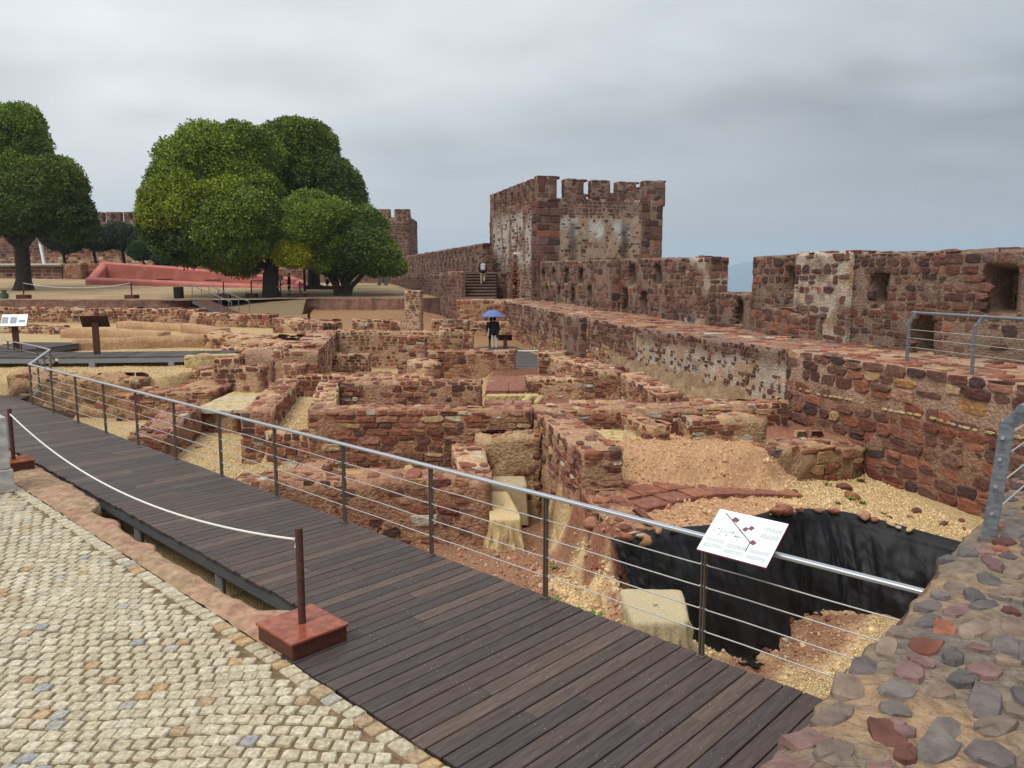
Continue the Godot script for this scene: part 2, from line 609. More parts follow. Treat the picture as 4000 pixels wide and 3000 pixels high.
# the mortar body: two faces, top and both ends as one displaced skin, with recesses for openings
func core(a: Vector3, b: Vector3, n: Vector3, th: float, y0: float, top: Callable, o: Dictionary) -> ArrayMesh:
	var u := Vector3(b.x - a.x, 0, b.z - a.z)
	var len := u.length()
	u = u / len
	var res: float = o.get("res", 0.14)
	var amp: float = o.get("amp", 0.028)
	var holes: Array = o.get("holes", [])
	var hole_d: float = o.get("hole_depth", 0.45)
	var ymax := y0
	for i in 9: ymax = maxf(ymax, top.call(i / 8.0))
	var nu := maxi(3, int(len / res))
	var nv := maxi(3, int((ymax - y0) / res))
	var nt := maxi(2, int(th / (res * 1.6)))
	var shade = o.get("mortar_at")
	var tone: Color = o.get("mortar", Color(0.50, 0.285, 0.165))
	var rows := []
	var cols := []
	# columns run up the front, across the top, down the back; rows run along the wall
	var us := []
	for i in nu + 1: us.append(len * i / nu)
	us.push_front(0.0)
	us.push_back(len)
	for i in us.size():
		var flat: bool = i == 0 or i == us.size() - 1
		var r := []
		var c := []
		var x: float = us[i]
		var t: float = top.call(clampf(x / len, 0, 1))
		for j in nv + nt + nv + 1:
			var p := a + u * x
			var off := Vector3.ZERO
			var yy := 0.0
			if j <= nv:
				yy = lerpf(y0, t, float(j) / nv)
				off = n
			elif j < nv + nt:
				yy = t
				p -= n * (th * (j - nv) / nt)
				off = Vector3.UP
			else:
				yy = lerpf(t, y0, float(j - nv - nt) / nv)
				p -= n * th
				off = -n
			p.y = yy
			if flat:
				# close the end: everything is drawn to the middle of the wall
				p = a + u * x - n * (th * 0.5)
				p.y = minf(yy, t - 0.01)
				if j > nv and j < nv + nt: p.y = t - 0.01
			else:
				var d := noise.get_noise_3dv(p * 3.0) * amp * 1.4 + fine.get_noise_3dv(p) * amp
				if j <= nv and in_hole(holes, x, yy): d -= hole_d
				p += off * d
				if i == 1 or i == us.size() - 2: p += u * fine.get_noise_3dv(p * 1.3) * amp
			r.append(p)
			var col := tone
			if shade != null: col = shade.call(x, yy, tone)
			var g := 1.0 + 0.16 * noise.get_noise_3dv(p * 1.7 + Vector3(40, 0, 0))
			c.append(Color(col.r * g, col.g * g, col.b * g))
		rows.append(r)
		cols.append(c)
	return grid_mesh(rows, cols, [], true)

# a complete masonry wall; a, b are plan points of its FRONT face (the side towards the camera), thickness goes away from it
func masonry(called: String, label: String, category: String, a2: Vector2, b2: Vector2, th: float, y0: float, ta: float, tb: float, o: Dictionary = {}) -> Node3D:
	var a := v(a2.x, a2.y)
	var b := v(b2.x, b2.y)
	var u := (b - a).normalized()
	var n := Vector3(-u.z, 0, u.x)
	if o.get("flip", false): n = -n
	var rag: float = o.get("rag", 0.05)
	var ph := rf(0, 100)
	var top := func(t: float) -> float: return lerpf(ta, tb, t) + rag * noise.get_noise_2d(t * a.distance_to(b) * 4.0 + ph, ph)
	if o.has("top"): top = o.top
	var node: Node3D = o.parent if o.has("parent") else thing(called, label, category, (a + b) * 0.5 - n * th * 0.5 + Vector3.UP * y0, o.get("group", ""))
	part(o.get("core_name", "mortar"), core(a, b, n, th, y0 - 0.25, top, o), o.get("mat", M.mortar), node)
	var bag: Bag = o.bag if o.has("bag") else Bag.new()
	if o.get("stones", true):
		lay(bag, a, b, n, y0 - 0.05, top, o)
		var o2 := o.duplicate()
		o2.holes = []
		o2.erase("skip")
		if o.has("skip_end"): o2.skip = o.skip_end
		o2.erase("pal_at")
		if o.get("back", true): lay(bag, b - n * th, a - n * th, -n, y0 - 0.05, top, o2)
		if o.get("end_a", true): lay(bag, a - n * th, a, -u, y0 - 0.05, func(_t): return top.call(0.0), o2)
		if o.get("end_b", true): lay(bag, b, b - n * th, u, y0 - 0.05, func(_t): return top.call(1.0), o2)
	if o.get("cap", true): cap(bag, a, b, n, th, top, o)
	if not o.has("bag"): flush(bag, node, o.get("piece", "stone"), "small_stones", o.get("least", 8.5), o.get("most", 290))
	return node

# ---------------------------------------------------------------- camera, sky, sun
func make_view() -> void:
	var cam := Camera3D.new()
	cam.name = "camera"
	add_child(cam)
	cam.position = cam_at
	cam.rotation.x = -atan(0.1333)
	cam.fov = 53.13
	cam.near = 0.05
	cam.far = 15000.0
	var sun := DirectionalLight3D.new()
	sun.name = "sun"
	add_child(sun)
	sun.light_energy = 0.5
	sun.light_color = Color(1.0, 0.97, 0.92)
	sun.light_angular_distance = 28.0
	sun.shadow_enabled = true
	sun.rotation_degrees = Vector3(-58, -35, 0)
	var w := 1024
	var h := 512
	var im := Image.create(w, h, false, Image.FORMAT_RGBF)
	var n := FastNoiseLite.new()
	n.seed = 4
	n.frequency = 1.0
	n.fractal_octaves = 5
	n.fractal_gain = 0.5
	for y in h:
		var el := PI * (0.5 - (y + 0.5) / h)
		for x in w:
			var az := wrapf(TAU * (x + 0.5) / w, -PI, PI)
			var d := Vector3(sin(az) * cos(el), sin(el), -cos(az) * cos(el))
			# the cloud deck seen from below: a flat layer, so clouds shorten towards the horizon
			var k := 1.0 / (maxf(d.y, 0.0) + 0.16)
			var q := Vector3(d.x * k, d.z * k, 0.0)
			var c := n.get_noise_3d(q.x * 0.55 + 3.1, q.y * 0.75 + 8.2, 0.3)
			var c2 := n.get_noise_3d(q.x * 1.7, q.y * 2.4, 5.0)
			# brighter towards the left (the sun stands behind that cloud), bluer and darker to the right
			var side := smoothstep(0.75, -0.85, sin(az) + 0.25 * c)
			var up := smoothstep(0.0, 0.34, d.y)
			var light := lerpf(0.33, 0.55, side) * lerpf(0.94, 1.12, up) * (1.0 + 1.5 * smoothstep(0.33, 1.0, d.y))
			light *= 1.0 + 0.50 * c * smoothstep(0.02, 0.22, d.y) + 0.12 * c2 * smoothstep(0.03, 0.2, d.y)
			# a heavier bank of cloud to the right
			light *= 1.0 - 0.24 * exp(-pow((az - 0.50) / 0.30, 2.0) - pow((d.y - 0.20 + 0.06 * az + 0.05 * c2) / 0.055, 2.0))
			var blue := Color(0.91, 1.0, 1.07).lerp(Color(0.955, 1.0, 1.015), clampf(side * 0.9 + c * 0.6, 0, 1))
			if d.y < 0.0: light = lerpf(0.33, 0.55, side) * 0.9
			im.set_pixel(x, y, Color(light * blue.r, light * blue.g, light * blue.b))
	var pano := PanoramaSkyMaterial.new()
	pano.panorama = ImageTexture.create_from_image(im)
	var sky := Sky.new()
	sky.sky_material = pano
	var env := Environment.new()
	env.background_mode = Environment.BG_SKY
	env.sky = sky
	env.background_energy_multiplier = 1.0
	env.tonemap_mode = Environment.TONE_MAPPER_LINEAR
	env.tonemap_exposure = 1.4
	env.fog_enabled = true
	env.fog_density = 0.00018
	env.fog_light_color = Color(0.62, 0.70, 0.78)
	env.sdfgi_enabled = true
	env.ssao_enabled = true
	env.ssil_enabled = true
	var we := WorldEnvironment.new()
	we.name = "world_environment"
	we.environment = env
	add_child(we)

# ---------------------------------------------------------------- ground
# regions that lift or sink the ground: [outline, height or plane, softness, colour]
var regions: Array = []
const GRAVEL := Color(0.86, 0.66, 0.37)
const SOIL := Color(0.34, 0.185, 0.11)
const OCHRE := Color(0.56, 0.335, 0.185)
const REDSOIL := Color(0.33, 0.15, 0.095)

func region(pts: Array, y, soft: float, c, cs := -1.0) -> void:
	var p := PackedVector2Array()
	for i in range(0, pts.size(), 2): p.append(Vector2(pts[i], pts[i + 1]))
	var lo := p[0]
	var hi := p[0]
	for q in p:
		lo = lo.min(q)
		hi = hi.max(q)
	regions.append([p, y, soft, c, Rect2(lo - Vector2.ONE * soft, hi - lo + Vector2.ONE * soft * 2.0), soft if cs < 0.0 else cs])

func depth_in(p: PackedVector2Array, q: Vector2) -> float:
	var d := 1e9
	var inside := false
	var j := p.size() - 1
	for i in p.size():
		var a := p[i]
		var b := p[j]
		if (a.y > q.y) != (b.y > q.y) and q.x < (b.x - a.x) * (q.y - a.y) / (b.y - a.y) + a.x: inside = not inside
		d = minf(d, q.distance_squared_to(Geometry2D.get_closest_point_to_segment(q, a, b)))
		j = i
	return sqrt(d) if inside else -sqrt(d)

func ground_at(x: float, f: float) -> Array:
	var y := -0.55 - 0.05 * smoothstep(10, 20, f)
	var c := GRAVEL
	var q := Vector2(x, f)
	for r in regions:
		if not (r[4] as Rect2).has_point(q): continue
		var d := depth_in(r[0], q) + 0.10 * noise.get_noise_2d(x * 3.0, f * 3.0)
		var s: float = r[2]
		var w := smoothstep(-s, s, d)
		if w <= 0.0: continue
		var ry: float = r[1].call(x, f) if r[1] is Callable else r[1]
		if not is_nan(ry): y = lerpf(y, ry, w)
		if r[3] is Color:
			var cw := smoothstep(-r[5], r[5], d + 0.25 * noise.get_noise_2d(x * 2.3 + 50, f * 2.3))
			c = c.lerp(r[3], cw)
	var bare := clampf((GRAVEL.r - c.r) * 4.0, 0, 1)
	y += 0.035 * noise.get_noise_2d(x * 1.7, f * 1.7) + (0.02 + 0.05 * bare) * fine.get_noise_2d(x * 1.3, f * 1.3) + 0.05 * bare * noise.get_noise_2d(x * 6.0, f * 6.0)
	return [y, c]

func ground_y(x: float, f: float) -> float:
	return ground_at(x, f)[0]

func terrace_y(x: float, f: float) -> float:
	return maxf(-0.86, -0.06 - 0.15 * (x - 1.3)) - 0.02 * maxf(0, 12.5 - f)

func make_ground() -> void:
	# trench with bare soil, between the low front wall and the terrace
	region([-0.7, 12.55, -0.8, 14.9, 0.6, 14.9, 0.75, 11.6, 1.1, 9.4, 1.3, 8.0, 0.2, 7.5, -0.2, 6.4, -6.0, 11.9, -4.6, 12.55], func(_x, f): return -0.74 - 0.12 * clampf(f - 8.3, 0, 5), 0.12, SOIL)
	region([0.60, 10.2, 0.65, 8.4, 1.0, 8.0, 1.0, 9.2, 0.85, 10.2], NAN, 0.15, GRAVEL, 0.3)
	# pit floor in front of the black cloth
	region([1.25, 7.0, 1.35, 9.6, 2.6, 11.0, 4.3, 12.3, 6.0, 13.0, 9.0, 11.0, 8.0, 4.0, 1.8, 4.0], func(x, _f): return lerpf(-0.8, -2.0, clampf((x - 1.2) / 2.0, 0, 1)), 0.1, GRAVEL, 0.5)
	region([2.5, 9.2, 3.6, 10.3, 4.4, 11.4, 5.6, 11.4, 4.6, 10.0, 3.2, 9.2], NAN, 0.3, SOIL, 0.25)
	# terrace right of the trench
	region([0.98, 11.5, 1.30, 9.5, 2.05, 9.75, 3.05, 10.45, 4.3, 11.7, 5.4, 12.2, 6.5, 11.35, 9.5, 9.0, 9.5, 17.5, 0.6, 15.2], terrace_y, 0.07, OCHRE, 0.3)
	region([4.4, 12.6, 5.2, 12.1, 6.6, 11.2, 9.4, 9.0, 9.4, 17.5, 7.0, 16.0, 5.2, 14.0], NAN, 0.1, GRAVEL, 0.35)
	region([0.85, 11.5, 1.15, 9.2, 1.5, 9.35, 1.42, 11.2], NAN, 0.06, REDSOIL, 0.12)
	# soil mound behind the paving
	region([1.45, 12.2, 3.2, 12.7, 4.5, 13.2, 5.1, 14.4, 5.0, 15.2, 0.9, 15.2, 1.2, 12.6], func(x, f): return 0.24 - 0.05 * (x - 2.5) - 0.10 * maxf(0.0, f - 13.6), 0.45, OCHRE, 0.5)
	region([0.95, 13.9, 2.35, 13.95, 2.2, 15.1, 0.6, 15.1], 0.16, 0.06, OCHRE)
	# rooms to the right, behind the long walls
	region([-0.9, 15.6, 8.0, 15.6, 5.2, 22, 2.5, 30, -0.9, 30], -0.2, 0.3, REDSOIL)
	# the strip behind the low wall at the centre
	region([-5.0, 15.2, -3.95, 15.2, -4.6, 19.6, -5.9, 20.2], func(_x, f): return 0.02 + 0.02 * (f - 15), 0.06, GRAVEL)
	region([-3.9, 15.5, -0.7, 15.5, -0.7, 19.0, -4.4, 19.0], -0.35, 0.1, REDSOIL)
	# left gravel platform, which rises away from the camera
	region([-40, 20.9, -12.2, 20.9, -9.7, 21.6, -9.2, 23.8, -8.9, 26, -9.5, 50, -40, 50], func(_x, f): return 0.42 + 0.022 * maxf(0, f - 27), 0.2, GRAVEL)
	region([-7.5, 21.4, -5.6, 20.2, -4.0, 27, -6.6, 27, -8.7, 26], -0.05, 0.3, REDSOIL)
	region([-9.0, 40, 6, 40, 6, 58, -9, 58], func(_x, f): return -0.5 + 0.07 * (f - 40), 1.5, OCHRE)
	region([-40, 44, -8, 42, -6, 58, -40, 58], func(_x, f): return 0.75 + 0.02 * (f - 40), 1.5, OCHRE)
	var rows := []
	var cols := []
	var f := 3.0
	while f <= 27.01:
		var r := []
		var c := []
		var x := -19.0
		while x <= 10.01:
			var g := ground_at(x, f)
			r.append(v(x, f, g[0]))
			c.append(g[1])
			x += 0.1
		rows.append(r)
		cols.append(c)
		f += 0.1
	var stony := func(i: int, j: int) -> bool: return cols[i][j].r > GRAVEL.r - 0.13
	tag(part("gravel_ground", grid_mesh(rows, cols, [], false, stony), M.gravel), "", "", "", "structure")
	tag(part("soil_ground", grid_mesh(rows, cols, [], false, func(i, j): return not stony.call(i, j)), M.soil), "", "", "", "structure")
	rows = []
	cols = []
	f = 26.8
	while f <= 57.0:
		var r := []
		var c := []
		var x := -40.0
		while x <= 8.01:
			var g := ground_at(x, f)
			r.append(v(x, f, g[0] - 0.02))
			c.append(g[1])
			x += 0.3
		rows.append(r)
		cols.append(c)
		f += 0.3
	tag(part("ground", grid_mesh(rows, cols), M.gravel), "", "", "", "structure")

# loose pebbles and clods that break up the ground
func make_pebbles() -> void:
	var peb := [[], []]
	var clod := [[], []]
	for area in [[[4.8, 7.4, 11.6, 15.2], 5000], [[2.2, 5.6, 7.2, 11.2], 4500], [[-9.5, -3.4, 12.6, 18.5], 7000], [[-3.6, -0.6, 12.9, 14.7], 1800], [[0.2, 1.4, 7.6, 11.0], 2600], [[1.2, 5.0, 10.0, 15.0], 3800], [[-2.6, 0.4, 8.6, 14.0], 2600], [[-5.4, -3.6, 15.4, 19.0], 1200], [[-16.0, -9.0, 21.5, 25.0], 3000]]:
		var q: Array = area[0]
		for i in area[1]:
			var x := rf(q[0], q[1])
			var f := rf(q[2], q[3])
			var g := ground_at(x, f)
			var stony: bool = g[1].r > GRAVEL.r - 0.13
			if not stony and rng.randf() < 0.45: continue
			var k := rf(0.018, 0.04) if stony else rf(0.015, 0.05) * (2.0 if rng.randf() < 0.06 else 1.0)
			var c: Color = (Color(0.62, 0.46, 0.25) if rng.randf() < 0.7 else Color(0.44, 0.28, 0.15)) if stony else (g[1] as Color).lerp(TINTS["red"][0] if rng.randf() < 0.5 else Color(0.55, 0.40, 0.25), rf(0.1, 0.8))
			var w := rf(0.8, 1.2)
			var into: Array = peb if stony else clod
			into[0].append(Transform3D(Basis.from_euler(Vector3(rf(0, 6), rf(0, 6), rf(0, 6))) * Basis.from_scale(Vector3(k, k * 0.7, k * 0.9)), v(x, f, g[0] + k * 0.15)))
			into[1].append(Color(c.r * w, c.g * w, c.b * w))
	copies("pebbles", boulder_pool[0], M.pebble, null, peb[0], peb[1])
	copies("soil_clods", boulder_pool[1], M.pebble, null, clod[0], clod[1])

# plateau under the trees
func plateau_y(x: float, f: float) -> float:
	return 1.88 + 0.045 * maxf(0.0, f - 57.0) - 0.008 * (x + 20.0) * smoothstep(57, 80, f)

func plateau_edge(x: float) -> float:
	# the far edge of the dig: two rounded retaining walls, with the ramp between them
	if x < -22.0: return 51.0 + 0.06 * (x + 22.0) * 0.0
	return lerpf(51.0, 56.0, smoothstep(-22.0, -13.0, x)) + 1.6 * smoothstep(-9.0, -3.0, x)

func make_far_ground() -> void:
	var rows := []
	var cols := []
	for i in 70:
		var r := []
		var c := []
		for j in 90:
			var x := -75.0 + 80.0 * j / 89.0
			var f := plateau_edge(x) + (120.0 - plateau_edge(x)) * pow(i / 69.0, 1.5)
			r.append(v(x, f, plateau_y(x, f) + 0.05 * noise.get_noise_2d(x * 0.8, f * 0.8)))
			var k := smoothstep(-0.2, 0.35, noise.get_noise_2d(x * 0.5, f * 1.2))
			# ground darkened under the big trees, their shade put into the colour
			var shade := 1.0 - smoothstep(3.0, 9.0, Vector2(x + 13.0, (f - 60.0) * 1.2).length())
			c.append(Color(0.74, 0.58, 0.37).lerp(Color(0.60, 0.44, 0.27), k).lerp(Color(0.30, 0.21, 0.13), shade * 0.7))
		rows.append(r)
		cols.append(c)
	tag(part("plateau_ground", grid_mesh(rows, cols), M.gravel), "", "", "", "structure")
	# the plain far below the castle and the hills beyond it
	rows = []
	for i in 2:
		var r := []
		for j in 2: r.append(v(-9000.0 + 18000.0 * j, -300.0 + 9000.0 * i, -70.0))
		rows.append(r)
	tag(part("plain_ground", grid_mesh(rows), M.hill), "", "", "", "structure")
	rows = []
	for i in 8:
		var r := []
		for j in 120:
			var x := -7500.0 + 15000.0 * j / 119.0
			var t := i / 7.0
			var hgt := 130.0 + 130.0 * n01(x * 0.002 + 3.0) + 60.0 * n01(x * 0.006)
			r.append(v(x, 7200.0 + 900.0 * t, -70.0 + hgt * sin(t * PI)))
		rows.append(r)
	tag(part("hills", grid_mesh(rows), M.hill), "", "", "", "structure")

func n01(x: float) -> float:
	return 0.5 + 0.5 * noise.get_noise_2d(x * 10.0, 3.3)

# ---------------------------------------------------------------- boardwalk; s runs along it, t across it towards the paving
const DE := Vector2(-0.721, 0.692)
const DM := Vector2(-0.692, -0.721)

func dk(s: float, t: float, y := 0.0) -> Vector3:
	var p := Vector2(1.58, 6.06) + DE * s + DM * t
	return v(p.x, p.y, y)

func make_boardwalk() -> void:
	var root := setting("boardwalk", dk(0, 1))
	var woods := []
	for c in [Color(0.122, 0.086, 0.076), Color(0.138, 0.096, 0.082), Color(0.098, 0.076, 0.072), Color(0.158, 0.108, 0.090), Color(0.112, 0.084, 0.078), Color(0.190, 0.128, 0.102), Color(0.128, 0.086, 0.074)]: woods.append(plank_mat(c, 0.55))
	var ax := (dk(0, 1) - dk(0, 0)).normalized()
	var s := -2.0
	var last := 0
	var screws := []
	while s < 31.0:
		var t0 := -0.04
		if s > 20.4: t0 = -0.04 - 1.8 * clampf((s - 20.4) / 2.6, 0, 1)
		var t1 := 2.42 if s < 2.62 else 1.80
		t1 += rf(-0.012, 0.012)
		var cuts := [t0, t1]
		if s < 15.0 and rng.randf() < 0.5: cuts = [t0, lerpf(t0, t1, [0.36, 0.5, 0.68][rng.randi() % 3]), t1]
		for i in cuts.size() - 1:
			var a: float = cuts[i] + (0.004 if i > 0 else 0.0)
			var b: float = cuts[i + 1]
			var x := up_x(dk(s, (a + b) * 0.5, -0.014 + rf(-0.0015, 0.0015)), ax)
			var k := rng.randi() % woods.size()
			if k == last: k = rng.randi() % woods.size()
			if k >= 3 and k != 4 and k != 6 and rng.randf() < 0.35: k = rng.randi() % 3
			last = k
			piece("plank", box_mesh(Transform3D(), Vector3(b - a, 0.028, 0.141), 0.004, Vector2(rf(0, 9), rf(0, 9))), woods[k], root, x)
		if s < 14.0:
			for t in [0.12, 0.62, 1.15, 1.70]:
				for q in [-0.04, 0.04]: screws.append(Transform3D(Basis(), dk(s + q, t + rf(-0.006, 0.006), 0.0012)))
		s += 0.1525
	var disc := CylinderMesh.new()
	disc.top_radius = 0.0034
	disc.bottom_radius = 0.0034
	disc.height = 0.003
	disc.radial_segments = 6
	disc.rings = 0
	copies("screw_heads", disc, M.steel, root, screws, [])
	# steel edge beams and posts under the boards
	for t in [0.03, 0.9, 1.74]:
		var st := begin()
		bar(st, dk(2.7 if t > 1.0 else -2.0, t, -0.11), dk(20.4, t, -0.11), 0.06, 0.15)
		piece("edge_beam", st.commit(), M.beam, root, Transform3D())
	for k in 9:
		for t in [0.06, 1.70]:
			var st := begin()
			bevel_box(st, Transform3D(Basis(), dk(0.4 + 2.4 * k, t, -0.75)), Vector3(0.09, 1.15, 0.09))
			piece("support", st.commit(), M.zinc, root, Transform3D())
		var st := begin()
		bar(st, dk(0.4 + 2.4 * k, 0.1, -0.24), dk(0.4 + 2.4 * k, 1.72, -0.24), 0.06, 0.1)
		piece("cross_beam", st.commit(), M.zinc, root, Transform3D())

func make_railing() -> void:
	var r := thing("railing", "long steel and cable railing along the boardwalk edge above the ruins", "railing", dk(9, 0.0))
	for k in 12:
		var st := begin()
		for q in [-0.013, 0.013]: bevel_box(st, up_x(dk(1.733 * k + q, 0.0, 0.51), dk(1, 0) - dk(0, 0)), Vector3(0.012, 1.02, 0.042), 0.002)
		bevel_box(st, up_x(dk(1.733 * k, 0.0, 0.006), dk(1, 0) - dk(0, 0)), Vector3(0.07, 0.012, 0.07), 0.002)
		var p := piece("post", st.commit(), M.post, r, Transform3D())
		var s2 := begin()
		for y in [0.225, 0.415, 0.605, 0.795]:
			tube(s2, [dk(1.733 * k - 0.035, 0.0, y), dk(1.733 * k + 0.035, 0.0, y)], [0.010, 0.010], 6)
		piece("cable_clamp", s2.commit(), M.steel, p, Transform3D())
	var st := begin()
	bar(st, dk(-2.1, 0.0, 1.035), dk(19.1, 0.0, 1.035), 0.062, 0.03, 0.006)
	piece("handrail", st.commit(), M.steel, r, Transform3D())
	for y in [0.225, 0.415, 0.605, 0.795]:
		var pts := []
		for k in 40: pts.append(dk(-2.0 + 21.06 * k / 39.0, 0.0, y - 0.006 * absf(sin(k * PI / 3.0))))
		piece("cable", tube_mesh(pts, 0.0058, 6), M.cable, r, Transform3D())
	# the short railing round the steps, and the one that goes on to the left
	r = thing("railing", "steel and cable railing round the steps at the far corner of the boardwalk", "railing", dk(21, -0.8))
	var legs := [dk(19.06, 0.0), dk(20.5, -0.55), dk(21.95, -1.1), dk(23.4, -1.65), dk(25.1, -1.75), dk(26.9, -1.75), dk(28.6, -1.75), dk(30.3, -1.75)]
	for k in range(1, legs.size()):
		st = begin()
		bevel_box(st, up_x(legs[k] + Vector3.UP * 0.51, legs[k] - legs[k - 1]), Vector3(0.03, 1.02, 0.045), 0.002)
		piece("post", st.commit(), M.post, r, Transform3D())
		st = begin()
		bar(st, legs[k - 1] + Vector3.UP * 1.035, legs[k] + Vector3.UP * 1.035, 0.062, 0.03)
		piece("handrail", st.commit(), M.steel, r, Transform3D())
		for y in [0.225, 0.415, 0.605, 0.795]:
			piece("cable", tube_mesh([legs[k - 1] + Vector3.UP * y, legs[k] + Vector3.UP * y], 0.006, 5), M.cable, r, Transform3D())
	# steps down to the gravel
	var w := thing("steps", "short dark steel steps going down from the boardwalk to the gravel", "steps", dk(20.6, -0.6, -0.5))
	for k in 3:
		st = begin()
		bevel_box(st, up_x(dk(20.6, -0.2 - 0.32 * k, -0.16 - 0.16 * k), dk(1, 0) - dk(0, 0)), Vector3(1.5, 0.04, 0.3))
		piece("tread", st.commit(), M.beam, w, Transform3D())
	for q in [19.85, 21.35]:
		st = begin()
		bar(st, dk(q, 0.0, -0.06), dk(q, -1.15, -0.58), 0.02, 0.16)
		piece("stringer", st.commit(), M.post, w, Transform3D())

# ---------------------------------------------------------------- paving on the near left, and the strip of earth beside it
func make_paving() -> void:
	var root := setting("cobbled_paving", dk(2, 4))
	var rows := []
	var cols := []
	for i in 60:
		var r := []
		var c := []
		for j in 60:
			var p := dk(-4.0 + 18.0 * i / 59.0, 2.43 + 7.5 * j / 59.0)
			p.y = -0.018 + 0.006 * fine.get_noise_2d(p.x * 2.0, p.z * 2.0)
			r.append(p)
			c.append(Color(0.20, 0.135, 0.075).lerp(Color(0.27, 0.19, 0.11), 0.5 + 0.5 * noise.get_noise_2d(p.x * 2, p.z * 2)))
		rows.append(r)
		cols.append(c)
	part("joint_sand", grid_mesh(rows, cols, [], true), M.earth, root)
	var creams := [Color(0.60, 0.535, 0.385), Color(0.56, 0.495, 0.355), Color(0.63, 0.57, 0.43), Color(0.53, 0.46, 0.325), Color(0.58, 0.50, 0.35)]
	var blues := [Color(0.38, 0.38, 0.36), Color(0.44, 0.43, 0.38), Color(0.42, 0.40, 0.34)]
	var golds := [Color(0.52, 0.36, 0.19), Color(0.46, 0.33, 0.20)]
	var bag := Bag.new()
	var colour := func(gold: float) -> Array:
		var q := rng.randf()
		if q < 0.035: return ["pave_b", rng.randi() % 3]
		if q < 0.035 + gold: return ["pave_g", rng.randi() % 2]
		return ["pave_c", rng.randi() % 5]
	pave_tints = {"pave_c": creams, "pave_b": blues, "pave_g": golds}
	# two rows of larger setts as the border
	var s := -3.2
	while s < 13.0:
		var w := rf(0.125, 0.175)
		var g := 0.5 if s < 3.2 else 0.05
		drop(bag, cobble_x(dk(s + w * 0.5, 2.505 + rf(-0.008, 0.008)), DE.angle() + rf(-0.04, 0.04), Vector3(w - 0.012, 0.135, 0.09)), w, colour.call(g), cobble_pool[rng.randi() % 8])
		s += w
	var turn := 0.0
	var step := 0.124
	var a0 := Vector2(1.58, 6.06)
	for i in 140:
		for j in 120:
			var p := Vector2(-11.5 + step * i, 1.5 + step * j)
			# rows wander a little, as hand-laid setts do
			p += Vector2(0.12 * noise.get_noise_2d(p.x * 0.9, p.y * 0.9 + 30), 0.12 * noise.get_noise_2d(p.x * 0.9 + 70, p.y * 0.9)) + Vector2(0.062 * (j % 2), 0)
			var rel := p - a0
			var ss := rel.dot(DE)
			var tt := rel.dot(DM)
			if tt < 2.60 or tt > 9.0 or ss < -3.5 or ss > 13.0: continue
			# only what the photograph can show, with a margin to the left and below
			if p.x < -0.74 * p.y - 1.2 or p.y < 2.9: continue
			var k := Vector3(rf(0.108, 0.122), rf(0.106, 0.121), 0.08)
			drop(bag, cobble_x(v(p.x + rf(-0.004, 0.004), p.y + rf(-0.004, 0.004)), turn + rf(-0.08, 0.08) + 0.25 * noise.get_noise_2d(p.x, p.y), k), k.x, colour.call(0.03), cobble_pool[rng.randi() % 8])
	flush_paving(bag, root)

var pave_tints := {}

func cobble_x(at: Vector3, yaw: float, k: Vector3) -> Transform3D:
	var b := Basis(Vector3.RIGHT, -PI / 2).rotated(Vector3.UP, yaw).rotated(Vector3.RIGHT, rf(-0.035, 0.035)).rotated(Vector3.BACK, rf(-0.035, 0.035))
	return Transform3D(b * Basis.from_scale(k), at + Vector3.UP * (rf(-0.003, 0.003) - 0.0375))

func flush_paving(bag: Bag, root: Node3D) -> void:
	var order := range(bag.xs.size())
	order.sort_custom(func(a, b): return bag.size[a] > bag.size[b] if bag.size[a] != bag.size[b] else a < b)
	var mats := {}
	var shown := 0
	var rest := {}
	for i in order:
		var t: Array = bag.tint[i]
		var c: Color = pave_tints[t[0]][t[1]]
		var at := bag.xs[i].origin
		# inside the picture?
		var inside := at.x > at.z * -0.0 - 0.68 * -at.z and -at.z > 4.3
		if shown < 295 and inside:
			var key := "%s%d" % t
			if not mats.has(key):
				var m: StandardMaterial3D = stone_mm.duplicate()
				m.vertex_color_use_as_albedo = false
				m.albedo_color = c.linear_to_srgb()
				m.heightmap_scale = 0.8
				m.uv1_scale = Vector3.ONE * 2.5
				m.roughness = 0.7
				mats[key] = m
			piece("cobble", bag.mesh[i], mats[key], root, bag.xs[i])
			shown += 1
		else:
			var k: int = i % 4
			if not rest.has(k): rest[k] = [[], []]
			rest[k][0].append(bag.xs[i])
			var g := rf(0.92, 1.08)
			rest[k][1].append(Color(c.r * g, c.g * g, c.b * g))
	var far: StandardMaterial3D = stone_mm.duplicate()
	far.heightmap_scale = 0.8
	far.uv1_scale = Vector3.ONE * 2.5
	far.roughness = 0.7
	for k in rest: copies("small_cobbles", cobble_pool[k], far, root, rest[k][0], rest[k][1])

